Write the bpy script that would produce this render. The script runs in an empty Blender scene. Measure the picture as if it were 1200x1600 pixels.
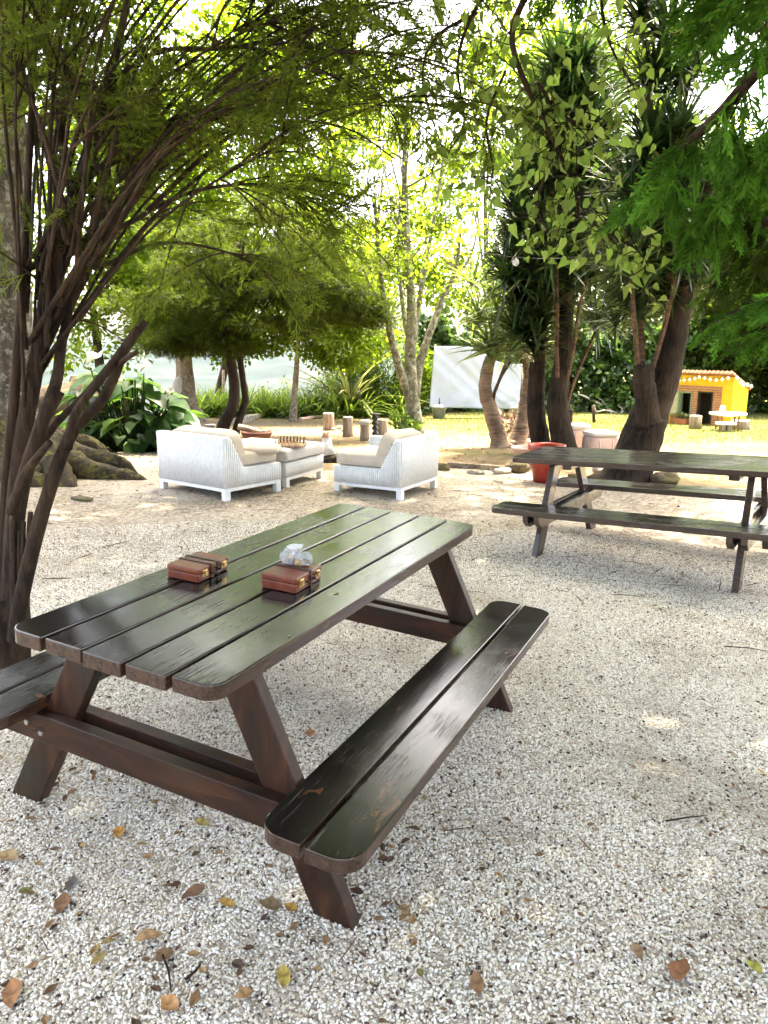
HAZE = 0.000012
EXPO = 3.98
import bpy, math, random
import numpy as np
from mathutils import Vector, Matrix

SC = bpy.context.scene
COL = SC.collection
rng = np.random.default_rng(7)
random.seed(7)
PI = math.pi

# ------------------------------------------------------------------ camera model
F, PITCH, HC = 1180.0, 0.2159, 1.5075          # focal length in photo pixels, pitch, eye height
cp, sp = math.cos(PITCH), math.sin(PITCH)

def sst(a, b, x):
    t = np.clip((np.asarray(x, float) - a) / (b - a), 0, 1)
    return t * t * (3 - 2 * t)

def hfun(x, y):
    """terrain height"""
    x = np.asarray(x, float); y = np.asarray(y, float)
    z = -0.08 * np.tanh(x / 2) * (1 - sst(7, 11, y)) * (1 - sst(-4, -12, y))
    z = z - 0.05 * np.clip(y - 9.5, 0, 14)
    g = np.clip(y - 26.0 - np.clip(x - 0.5, 0, 40) * 2.0, 0, None)
    z = z - np.minimum(0.35 * g, 130)
    r = np.sqrt(x * x + y * y)
    hill = sst(1500, 5200, r)
    n = (np.sin(x / 310 + 1.3) * np.cos(y / 420 + .4) + .6 * np.sin(x / 137 + y / 190) + .35 * np.sin(x / 61 - y / 83 + 2))
    z = z + hill * (104 + 26 * n) + sst(500, 1500, r) * 10 * n
    return z

def gz(x, y): return float(hfun(x, y)) + 0.012

def ray(u, v):
    X = (u - 600) / F; Y = (v - 800) / F
    return np.array([X, cp - Y * sp, -sp - Y * cp])

def W(u, v, y):
    r = ray(u, v); t = y / r[1]
    return Vector((r[0] * t, y, HC + r[2] * t))

def at(u, v, z=None):
    """ground point seen at photo pixel (u, v); z: a level plane instead of the terrain"""
    r = ray(u, v); t = 1.0
    if z is not None:
        t = (z - HC) / r[2]
    else:
        lo = 0.5
        while lo < 90 and HC + (r * (lo + .25))[2] > gz(r[0] * (lo + .25), r[1] * (lo + .25)): lo += .25
        hi = lo + .25
        for _ in range(50):
            m = (lo + hi) / 2
            p = r * m
            if HC + p[2] > gz(p[0], p[1]): lo = m
            else: hi = m
        t = lo
    return Vector((r[0] * t, r[1] * t, HC + r[2] * t))

def pix(P):
    """photo pixel of world points (N,3)"""
    P = np.asarray(P, float) - np.array([0, 0, HC])
    d = P[:, 1] * cp - P[:, 2] * sp; u = P[:, 1] * sp + P[:, 2] * cp
    dd = np.where(d > .05, d, .05)
    return 600 + F * P[:, 0] / dd, 800 - F * u / dd, d

# ------------------------------------------------------------------ materials
class NT:
    def __init__(s, name):
        s.m = bpy.data.materials.new(name); s.m.use_nodes = True
        s.t = s.m.node_tree; s.t.nodes.clear()
        s.out = s.t.nodes.new('ShaderNodeOutputMaterial')
    def n(s, typ, **kw):
        nd = s.t.nodes.new('ShaderNode' + typ)
        for k, v in kw.items():
            if k.startswith('_'): setattr(nd, k[1:], v)
            else:
                key = int(k[1:]) if k[0] == 'i' and k[1:].isdigit() else k.replace('__', ' ')
                inp = nd.inputs[key]
                if isinstance(v, bpy.types.NodeSocket): s.t.links.new(v, inp)
                else:
                    if inp.type == 'RGBA' and len(v) == 3: v = (*v, 1)
                    inp.default_value = v
        return nd
    def coord(s, which='Object'): return s.n('TexCoord').outputs[which]
    def mapp(s, vec, scale=(1, 1, 1), loc=(0, 0, 0), rot=(0, 0, 0)):
        return s.n('Mapping', Vector=vec, Scale=scale, Location=loc, Rotation=rot).outputs[0]
    def noise(s, vec, scale, detail=3, rough=.55, dist=0, out=0):
        return s.n('TexNoise', Vector=vec, Scale=scale, Detail=detail, Roughness=rough, Distortion=dist).outputs[out]
    def ramp(s, fac, stops, interp='LINEAR'):
        r = s.n('ValToRGB', Fac=fac); cr = r.color_ramp; cr.interpolation = interp
        while len(cr.elements) < len(stops): cr.elements.new(.5)
        for e, (p, c) in zip(cr.elements, stops):
            e.position = p
            e.color = (c, c, c, 1) if isinstance(c, (int, float)) else (*c, 1)
        return r.outputs[0]
    def mix(s, fac, a, b, typ='MIX'):
        nd = s.t.nodes.new('ShaderNodeMix'); nd.data_type = 'RGBA'; nd.blend_type = typ
        for idx, v in ((0, fac), (6, a), (7, b)):
            inp = nd.inputs[idx]
            if isinstance(v, bpy.types.NodeSocket): s.t.links.new(v, inp)
            else:
                if idx and len(v) == 3: v = (*v, 1)
                inp.default_value = v
        return nd.outputs[2]
    def math(s, op, a, b=0.0, c=0.0):
        nd = s.n('Math', _operation=op)
        for i, v in enumerate((a, b, c)):
            if isinstance(v, bpy.types.NodeSocket): s.t.links.new(v, nd.inputs[i])
            else: nd.inputs[i].default_value = v
        return nd.outputs[0]
    def bump(s, h, strength=.4, dist=.01):
        return s.n('Bump', Height=h, Strength=strength, Distance=dist).outputs[0]
    def pr(s, col, rough=.6, bump=None, spec=.5, **kw):
        b = s.n('BsdfPrincipled')
        def put(k, v):
            if isinstance(v, bpy.types.NodeSocket): s.t.links.new(v, b.inputs[k])
            else:
                if b.inputs[k].type == 'RGBA' and len(v) == 3: v = (*v, 1)
                b.inputs[k].default_value = v
        put('Base Color', col); put('Roughness', rough); put('Specular IOR Level', spec)
        if bump is not None: put('Normal', bump)
        for k, v in kw.items(): put(k.replace('__', ' '), v)
        return b.outputs[0]
    def done(s, sh):
        s.t.links.new(sh, s.out.inputs[0]); return s.m

def attr(t, name='rnd'):
    a = t.n('Attribute'); a.attribute_name = name
    return a.outputs['Fac']

def leaf_mat(name, stops, trans=None, tfac=.45, rough=.55, spec=.12):
    t = NT(name)
    r = attr(t)
    col = t.ramp(r, stops)
    big = t.noise(t.coord(), 1.1, 2)
    col = t.mix(.55, col, t.ramp(big, [(.3, .55), (.7, 1.35)]), 'MULTIPLY')
    k = t.math('FRACT', t.math('MULTIPLY', r, 7.31)); k = t.math('ADD', t.math('MULTIPLY', k, .75), .6)
    kk = t.n('CombineColor', Red=k, Green=k, Blue=k).outputs[0]
    col = t.mix(1.0, col, kk, 'MULTIPLY')
    a = t.pr(col, rough, spec=spec)
    tc = t.mix(1.0, t.mix(.6, col, trans or (.25, .4, .04)), kk, 'MULTIPLY')
    b = t.n('BsdfTranslucent', Color=tc).outputs[0]
    return t.done(t.n('MixShader', Fac=tfac, i1=a, i2=b).outputs[0])

def bark_mat(name, c1, c2, scale=(9, 9, 1.6), spots=None, bump=.9):
    t = NT(name); v = t.coord()
    m = t.mapp(v, scale)
    n1 = t.noise(m, 2.2, 6, .65, .6)
    n2 = t.noise(v, 3.0, 3)
    col = t.ramp(n1, [(.3, tuple(x * .35 for x in c1)), (.48, c1), (.7, c2)])
    col = t.mix(t.ramp(n2, [(.42, 0), (.7, .5)]), col, tuple(x * 1.35 for x in c2))
    if spots:
        n3 = t.noise(v, 11, 5, .7)
        col = t.mix(t.ramp(n3, [(.5, 0), (.6, .8)]), col, spots)
    return t.done(t.pr(col, .9, t.bump(n1, bump, .03), .2))

def plain(name, col, rough=.6, var=.25, scale=14, bump=0, spec=.4, **kw):
    t = NT(name); v = t.coord()
    n = t.noise(v, scale, 5, .6)
    c = t.mix(t.ramp(n, [(.3, 0), (.7, 1)]), tuple(x * (1 - var) for x in col), tuple(min(.9, x * (1 + var * .6)) for x in col))
    b = t.bump(t.noise(v, scale * 4, 4), bump, .01) if bump else None
    rr = t.ramp(t.noise(v, scale * 1.7, 3), [(.3, max(.05, rough - .1)), (.7, min(1, rough + .1))])
    return t.done(t.pr(c, rr, b, spec, **kw))

M = {}
# --- ground
def make_gravel():
    t = NT('gravel'); v = t.coord()
    vo = t.n('TexVoronoi', Vector=v, Scale=105.0, Randomness=1.0)
    cell = t.n('SeparateColor', Color=vo.outputs['Color']).outputs[0]
    col = t.ramp(cell, [(0, (.06, .045, .035)), (.035, (.10, .075, .055)), (.05, (.34, .275, .20)), (.3, (.52, .455, .365)), (.7, (.65, .60, .52)), (1, (.75, .715, .65))])
    crev = t.ramp(vo.outputs['Distance'], [(.0, 1.0), (.55, .95), (.85, .55)])
    col = t.mix(1.0, col, crev, 'MULTIPLY')
    dirt = t.noise(v, .55, 6, .62, .4)
    fine = t.noise(v, 26, 4, .7)
    dm = t.math('MULTIPLY', t.ramp(dirt, [(.32, .35), (.56, 1)]), t.ramp(fine, [(.36, .3), (.62, 1)]))
    # litter gathers beyond the near table
    y = t.n('SeparateXYZ', Vector=v).outputs[1]
    far = t.n('MapRange', Value=y, i1=2.6, i2=5.5, i3=.45, i4=1.0).outputs[0]
    col = t.mix(t.math('MULTIPLY', far, .20), col, (.36, .29, .20))
    col = t.mix(t.math('MULTIPLY', dm, far), col, (.125, .088, .05))
    deb = t.noise(t.mapp(v, (30, 55, 30)), 1, 3, .7, 1.2)
    col = t.mix(t.ramp(deb, [(.61, 0), (.67, .8)]), col, (.05, .035, .024))
    moss = t.math('MULTIPLY', t.ramp(t.noise(v, .9, 4), [(.56, 0), (.68, .5)]), t.ramp(fine, [(.45, 0), (.6, 1)]))
    col = t.mix(moss, col, (.16, .17, .05))
    h = t.math('SUBTRACT', 1.0, vo.outputs['Distance'])
    h2 = t.math('ADD', h, t.math('MULTIPLY', t.noise(v, 9, 4), 2.0))
    return t.done(t.pr(col, .85, t.bump(h2, .9, .006), .3))
M['gravel'] = make_gravel()

def make_pebble():
    t = NT('pebble')
    col = t.ramp(attr(t), [(0, (.028, .016, .012)), (.020, (.06, .032, .022)), (.034, (.34, .26, .18)), (.12, (.55, .465, .335)), (.4, (.685, .62, .50)), (.7, (.77, .725, .63)), (1, (.83, .80, .735))])
    v = t.coord()
    d = t.ramp(t.noise(v, 1.3, 5, .6, .5), [(.5, 0), (.72, .6)])
    col = t.mix(d, col, (.30, .24, .14), 'MULTIPLY')
    return t.done(t.pr(col, .6, None, .35))
M['pebble'] = make_pebble()

def make_earth():
    t = NT('earth_lawn'); v = t.coord()
    s = t.n('SeparateXYZ', Vector=v)
    x, y = s.outputs[0], s.outputs[1]
    n = t.noise(v, .5, 6, .6, .3); f = t.noise(v, 9, 5, .7); ff = t.noise(v, 60, 3, .7)
    dry = t.ramp(f, [(.3, (.085, .058, .033)), (.5, (.16, .115, .064)), (.7, (.25, .195, .115))])
    gr = t.ramp(f, [(.3, (.055, .068, .016)), (.55, (.11, .115, .030)), (.75, (.18, .165, .055))])
    gmask = t.math('ADD', t.math('MULTIPLY', t.math('ADD', x, t.math('MULTIPLY', t.math('SUBTRACT', y, 15.0), .45)), .09), t.math('MULTIPLY', t.math('SUBTRACT', n, .5), 2.4))
    col = t.mix(t.ramp(gmask, [(.05, 0), (.5, 1)]), dry, gr)
    leaf = t.noise(v, 22, 4, .75, .8)
    col = t.mix(t.ramp(leaf, [(.60, 0), (.66, .7)]), col, (.10, .055, .025))
    col = t.mix(t.ramp(ff, [(.35, .35), (.6, 0)]), col, (.06, .05, .025))
    # the far valley: woods, fields, pale villages
    vv = t.mapp(v, (.004, .004, .004)); w = t.noise(vv, 1.2, 8, .65)
    far = t.ramp(w, [(.35, (.003, .006, .006)), (.5, (.007, .012, .010)), (.62, (.018, .021, .018)), (.7, (.045, .047, .045))])
    dist = t.n('MapRange', Value=y, i1=40.0, i2=120.0).outputs[0]
    col = t.mix(dist, col, far)
    return t.done(t.pr(col, .95, t.bump(t.math('ADD', f, t.math('MULTIPLY', ff, .4)), .6, .03), .15))
M['earth'] = make_earth()

def make_darkwood(name, worn=.5, green=1.0, grey=0.0):
    t = NT(name); v = t.coord()
    st = t.mapp(v, (14, 1.1, 14))
    g = t.noise(st, 3.2, 7, .62, .5)                 # grain along the planks
    fine = t.noise(t.mapp(v, (70, 3, 70)), 3, 4, .7)
    big = t.noise(v, 2.6, 4, .6, .3)
    col = t.ramp(g, [(.3, (.005, .004, .003)), (.5, (.011, .008, .006)), (.7, (.024, .015, .012))])
    gm = t.ramp(t.noise(t.mapp(v, (5, 1.2, 5)), 1.6, 4, .6, .6), [(.47, 0), (.62, .75 * green)])
    col = t.mix(gm, col, t.ramp(g, [(.3, (.007, .010, .006)), (.7, (.017, .026, .016))]))
    col = t.mix(t.ramp(fine, [(.58, 0), (.78, .25)]), col, (.075, .064, .057))
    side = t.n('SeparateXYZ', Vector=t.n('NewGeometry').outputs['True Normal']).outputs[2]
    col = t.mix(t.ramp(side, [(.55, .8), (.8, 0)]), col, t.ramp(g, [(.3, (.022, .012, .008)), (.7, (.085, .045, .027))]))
    if grey: col = t.mix(grey, col, (.085, .080, .078))
    wn = t.noise(t.mapp(v, (9, 2.2, 9), (3, 1, 0)), 1.5, 7, .72, 1.0)
    col = t.mix(t.ramp(wn, [(.70 - .07 * worn, 0), (.73 - .07 * worn, .8)]), col, (.13, .055, .026))
    sc = t.noise(t.mapp(v, (40, 1.6, 40), (0, 2, 5)), 2.0, 5, .7, .4)
    col = t.mix(t.ramp(sc, [(.63, 0), (.72, .5)]), col, (.20, .185, .165))
    ro = t.ramp(t.math('ADD', t.math('MULTIPLY', big, .6), t.math('MULTIPLY', fine, .4)), [(.35, .10), (.52, .19), (.68, .42)])
    h = t.math('ADD', g, t.math('MULTIPLY', fine, .35))
    return t.done(t.pr(col, ro, t.bump(h, .13, .003), .5))
M['tablewood'] = make_darkwood('dark_stained_wood', .45, .45)
M['benchwood'] = make_darkwood('worn_bench_wood', 1.15, .5)
M['greywood'] = make_darkwood('weathered_dark_wood', .3, .2, .22)

def make_legwood(name='brown_leg_wood', sc=(9, 9, 1.6)):
    t = NT(name); v = t.coord()
    g = t.noise(t.mapp(v, sc), 2.6, 6, .65, .6)
    col = t.ramp(g, [(.3, (.008, .004, .003)), (.5, (.030, .0105, .005)), (.72, (.078, .028, .011))])
    col = t.mix(t.ramp(t.noise(v, 4, 5, .6), [(.5, 0), (.68, .7)]), col, (.025, .030, .016))
    col = t.mix(t.ramp(t.noise(v, 30, 4, .7), [(.68, 0), (.74, .6)]), col, (.25, .20, .15))
    return t.done(t.pr(col, .48, t.bump(g, .3, .004), .3))
M['legwood'] = make_legwood()
M['beamwood'] = make_legwood('brown_beam_wood', (1.6, 9, 9))

# --- plants
M['bark_cypress'] = bark_mat('bark_cypress', (.022, .014, .009), (.064, .040, .023), (14, 14, 2.5))
M['bark_dark'] = bark_mat('bark_dark', (.026, .017, .011), (.058, .038, .024))
M['bark_pale'] = bark_mat('bark_pale', (.16, .115, .08), (.30, .23, .17), (6, 6, 2), (.36, .32, .26))
M['bark_lichen'] = bark_mat('bark_lichen', (.085, .075, .05), (.17, .155, .105), (8, 8, 3), (.29, .30, .23))
M['bark_yucca'] = bark_mat('bark_yucca', (.15, .10, .07), (.28, .20, .14), (2, 2, 14))
M['bark_trunk'] = bark_mat('bark_trunk', (.014, .009, .006), (.050, .033, .021), (13, 13, 2.2), None, 1.0)
M['bark_moss'] = bark_mat('bark_moss', (.022, .016, .010), (.058, .042, .024), (7, 7, 4), (.11, .095, .02), 1.0)
M['bark_old'] = bark_mat('bark_old', (.045, .035, .025), (.10, .085, .065), (5, 5, 2), (.22, .22, .19))
M['sprout'] = bark_mat('sprout_stem', (.075, .042, .026), (.16, .095, .055), (3, 3, 18))
M['lf_cypress'] = leaf_mat('cypress_needles', [(0, (.058, .038, .012)), (.22, (.030, .044, .009)), (.7, (.048, .074, .012)), (1, (.095, .125, .020))], (.32, .42, .04), .48, .6, .06)
M['lf_cedar'] = leaf_mat('cedar_sprays', [(0, (.045, .045, .010)), (.4, (.036, .10, .013)), (1, (.085, .22, .030))], (.17, .42, .03), .4, .55, .08)
M['lf_linden'] = leaf_mat('linden_leaves', [(0, (.055, .12, .024)), (.5, (.14, .215, .05)), (1, (.30, .36, .12))], (.42, .60, .10), .58, .5, .2)
M['lf_bright'] = leaf_mat('yellow_green_leaves', [(0, (.055, .11, .014)), (.5, (.095, .16, .018)), (1, (.19, .22, .022))], (.36, .50, .025), .58)
M['lf_mid'] = leaf_mat('mid_green_leaves', [(0, (.034, .070, .008)), (.6, (.062, .115, .010)), (1, (.12, .17, .015))], (.26, .40, .015), .52)
M['lf_dark'] = leaf_mat('dark_olive_leaves', [(0, (.014, .020, .004)), (.6, (.026, .042, .006)), (1, (.058, .076, .010))], (.17, .24, .015), .40)
M['lf_hedge'] = leaf_mat('laurel_leaves', [(0, (.022, .052, .012)), (.6, (.050, .105, .022)), (1, (.13, .20, .045))], (.20, .36, .04), .32, .3, .55)
M['lf_yucca'] = leaf_mat('yucca_leaves', [(0, (.008, .022, .008)), (.55, (.019, .044, .014)), (.93, (.050, .090, .024)), (1, (.15, .13, .05))], (.10, .22, .03), .22, .32, .5)
M['lf_yucca_light'] = leaf_mat('light_yucca_leaves', [(0, (.050, .085, .020)), (.6, (.10, .15, .03)), (1, (.19, .22, .06))], (.26, .38, .05), .35, .35, .5)
M['lf_calla'] = leaf_mat('calla_leaves', [(0, (.012, .036, .010)), (.7, (.026, .066, .016)), (1, (.075, .14, .028))], (.16, .32, .03), .32, .4, .22)
M['lf_flax'] = leaf_mat('flax_leaves', [(0, (.06, .075, .022)), (.6, (.14, .15, .05)), (1, (.30, .28, .13))], (.3, .34, .08), .3)
M['lf_border'] = leaf_mat('border_leaves', [(0, (.040, .08, .014)), (.6, (.08, .135, .022)), (1, (.16, .20, .035))], (.26, .40, .04), .4)
M['lf_grass'] = leaf_mat('grass_blades', [(0, (.07, .075, .02)), (.6, (.11, .115, .028)), (1, (.18, .165, .05))], (.2, .22, .04), .35)
M['petal'] = leaf_mat('white_petals', [(0, (.7, .7, .62)), (1, (.8, .8, .76))], (.8, .8, .7), .4)
def litter_mat(name, stops):
    t = NT(name)
    col = t.ramp(attr(t), stops)
    n = t.noise(t.coord(), 60, 5, .7)
    col = t.mix(t.ramp(n, [(.4, .6), (.62, 0)]), col, (.09, .05, .025))
    return t.done(t.pr(col, .7, t.bump(n, .4, .002), .25))
M['litter'] = litter_mat('dry_leaf_litter', [(0, (.05, .03, .018)), (.4, (.13, .07, .035)), (.7, (.28, .16, .07)), (.9, (.42, .27, .10)), (1, (.10, .15, .03))])
def leafcol(name, c): return litter_mat(name, [(0, tuple(q * .75 for q in c)), (1, c)])

# --- things
def make_rattan():
    t = NT('white_rattan'); v = t.coord()
    w = t.n('TexWave', Vector=t.mapp(v, (1, 1, 1)), Scale=38.0, Distortion=1.5, Detail=2, _bands_direction='Z').outputs['Fac']
    n = t.noise(v, 22, 5, .65)
    col = t.mix(t.ramp(n, [(.3, 0), (.7, 1)]), (.68, .685, .67), (.86, .86, .84))
    col = t.mix(t.ramp(w, [(.0, .25), (.4, 0)]), col, (.42, .43, .43))
    return t.done(t.pr(col, .5, t.bump(w, .5, .004), .4))
M['rattan'] = make_rattan()
def make_fabric(name, c, wr=.5):
    t = NT(name); v = t.coord()
    n = t.noise(v, 7, 5, .6, .5); f = t.noise(v, 240, 2)
    col = t.mix(t.ramp(n, [(.3, 0), (.7, 1)]), tuple(q * .82 for q in c), c)
    return t.done(t.pr(col, .92, t.bump(t.math('ADD', t.math('MULTIPLY', n, 3), f), wr, .006), .15, Sheen__Weight=.15))
M['cushion'] = make_fabric('beige_cushion', (.52, .44, .345))
M['cushion_grey'] = make_fabric('pale_grey_cushion', (.55, .51, .46))
def make_leather():
    t = NT('red_brown_leather'); v = t.coord()
    n = t.noise(v, 16, 6, .65, .4); g = t.n('TexVoronoi', Vector=v, Scale=260.0).outputs['Distance']
    col = t.ramp(n, [(.3, (.095, .018, .007)), (.55, (.165, .034, .012)), (.75, (.23, .055, .020))])
    return t.done(t.pr(col, t.ramp(n, [(.3, .28), (.7, .45)]), t.bump(g, .12, .001), .5))
M['leather'] = make_leather()
M['leather_dark'] = plain('dark_leather_strap', (.055, .020, .011), .4, .3, 20)
M['brass'] = plain('brass', (.62, .42, .16), .3, .2, 40, Metallic=.9)
M['steel'] = plain('dull_steel', (.45, .44, .43), .4, .2, 40, Metallic=.9)
M['yellow'] = plain('yellow_render', (.72, .40, .025), .85, .12, 5, .3)
M['claywood'] = plain('terracotta_cladding', (.36, .16, .085), .8, .35, 14, .3)
M['tile'] = plain('roof_tiles', (.34, .145, .085), .85, .4, 9, .3)
M['sagewood'] = plain('sage_green_paint', (.16, .20, .115), .6, .15, 12)
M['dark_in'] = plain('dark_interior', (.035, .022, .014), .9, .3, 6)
M['rust'] = plain('rusty_fire_bowl', (.10, .032, .016), .6, .35, 14, .3)
M['terracotta'] = plain('terracotta', (.36, .11, .045), .6, .3, 10, .2)
M['redpot'] = plain('red_glazed_pot', (.30, .028, .014), .35, .25, 8)
M['paleclay'] = plain('pale_pink_clay', (.58, .40, .33), .7, .15, 10)
M['iron'] = plain('black_iron', (.018, .018, .018), .45, .3, 25, .2)
M['stone'] = None
def make_rock(name, c, moss):
    t = NT(name); v = t.coord()
    n = t.noise(v, 5, 8, .68, .3); f = t.noise(v, 30, 4, .7)
    col = t.ramp(n, [(.3, tuple(q * .3 for q in c)), (.5, c), (.72, tuple(min(.8, q * 1.5) for q in c))])
    col = t.mix(t.ramp(t.noise(v, 3.2, 5), [(.48, 0), (.62, moss)]), col, (.13, .12, .035))
    return t.done(t.pr(col, .92, t.bump(t.math('ADD', n, t.math('MULTIPLY', f, .3)), .9, .05), .2))
M['rock'] = make_rock('mossy_rock', (.14, .105, .07), .6)
M['palerock'] = make_rock('pale_rock', (.36, .32, .27), .15)
M['bankrock'] = make_rock('dark_bank', (.05, .036, .024), .25)
def make_stump():
    t = NT('stump_wood'); v = t.coord()
    g = t.noise(t.mapp(v, (14, 14, 1.2)), 2, 6, .65, .5)
    col = t.ramp(g, [(.3, (.11, .075, .05)), (.5, (.24, .18, .13)), (.7, (.38, .30, .23))])
    return t.done(t.pr(col, .9, t.bump(g, .8, .02), .2))
M['stump'] = make_stump()
def make_endgrain():
    t = NT('stump_end_grain'); v = t.coord()
    w = t.n('TexWave', Vector=v, Scale=14.0, Distortion=2.0, Detail=3, _wave_type='RINGS', _rings_direction='Z').outputs['Fac']
    col = t.mix(w, (.36, .29, .21), (.55, .47, .37))
    return t.done(t.pr(col, .9, None, .2))
M['endgrain'] = make_endgrain()
M['bucket'] = plain('grey_bucket_plastic', (.23, .23, .22), .6, .2, 8)
M['whitestone'] = plain('white_stones', (.7, .68, .64), .8, .2, 20, .3)
M['whitepaint'] = plain('white_paint', (.72, .72, .70), .5, .12, 12)
def make_screen():
    t = NT('white_screen_cloth'); v = t.coord()
    n = t.noise(t.mapp(v, (1, 1, 1), (0, 0, 0), (0, .6, 0)), 1.6, 5, .6, 1.2)
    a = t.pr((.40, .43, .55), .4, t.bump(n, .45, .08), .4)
    b = t.n('BsdfTranslucent', Color=(.75, .74, .76, 1)).outputs[0]
    return t.done(t.n('MixShader', Fac=.12, i1=a, i2=b).outputs[0])
M['screen'] = make_screen()
def make_glassy(name, col, alpha_rough, tint):
    t = NT(name)
    g = t.n('BsdfGlass', Color=tint, Roughness=alpha_rough, IOR=1.15).outputs[0]
    tr = t.n('BsdfTransparent', Color=tint).outputs[0]
    gl = t.pr(col, .12, t.bump(t.noise(t.coord(), 70, 4, .7), .6, .01), .8)
    m = t.n('MixShader', Fac=.30, i1=tr, i2=gl).outputs[0]
    return t.done(m)
M['plastic'] = make_glassy('clear_plastic', (.75, .77, .80), .1, (.93, .95, .97, 1))
M['filmglare'] = plain('crumpled_film_highlight', (.70, .72, .74), .3, .15, 60, .4)  # white stands in for the highlight on the clear plastic neck
M['bulb'] = make_glassy('clear_bulb_glass', (.85, .86, .88), .05, (.95, .95, .95, 1))
M['window'] = plain('hazy_pane', (.34, .30, .20), .15, .2, 6)
M['lantern'] = plain('white_paper_lantern', (.80, .78, .68), .7, .08, 20)
M['boxwood'] = plain('pale_boxwood', (.55, .36, .17), .45, .2, 30)
M['darkpiece'] = plain('dark_rosewood', (.085, .024, .012), .35, .3, 30)
def make_chess():
    t = NT('chess_squares'); v = t.coord()
    c = t.n('TexChecker', Vector=t.mapp(v, (1, 1, 1), (.16, .16, .003)), Scale=25.0, Color1=(.45, .30, .16, 1), Color2=(.10, .04, .02, 1)).outputs[0]
    return t.done(t.pr(c, .4))
M['chess'] = make_chess()
def make_cat():
    t = NT('cat_fur'); v = t.coord()
    s = t.n('SeparateXYZ', Vector=v); n = t.noise(v, 14, 4, .6)
    z = t.math('ADD', s.outputs[2], t.math('MULTIPLY', t.math('SUBTRACT', n, .5), .07))
    f = t.noise(t.mapp(v, (60, 60, 20)), 3, 4, .7)
    col = t.mix(t.ramp(z, [(.298, 0), (.312, 1)]), (.60, .57, .53), (.26, .12, .055))
    col = t.mix(t.ramp(f, [(.4, .3), (.65, 0)]), col, (.25, .22, .19))
    return t.done(t.pr(col, .95, t.bump(f, .5, .01), .1, Sheen__Weight=.3))
M['cat'] = make_cat()
M['catdark'] = plain('dark_fur', (.05, .04, .035), .9, .3, 30)
M['soil'] = plain('soil', (.06, .042, .028), .95, .4, 30, .5)
M['cloth'] = make_fabric('pale_cloth', (.55, .50, .45), .8)
M['cable'] = plain('black_cable', (.02, .02, .02), .6, .1, 10)
# ------------------------------------------------------------------ mesh helpers
def new_obj(name, me, mat=None, parent=None):
    o = bpy.data.objects.new(name, me); COL.objects.link(o)
    if mat is not None: me.materials.append(mat)
    if parent is not None: o.parent = parent
    return o

def tag(o, label=None, cat=None, group=None, kind=None):
    if label: o['label'] = label
    if cat: o['category'] = cat
    if group: o['group'] = group
    if kind: o['kind'] = kind
    return o

def empty(name, loc, label, cat, group=None, rz=0.0):
    o = bpy.data.objects.new(name, None); COL.objects.link(o)
    o.empty_display_size = .1
    o.location = loc; o.rotation_euler = (0, 0, rz)
    return tag(o, label, cat, group)

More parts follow.
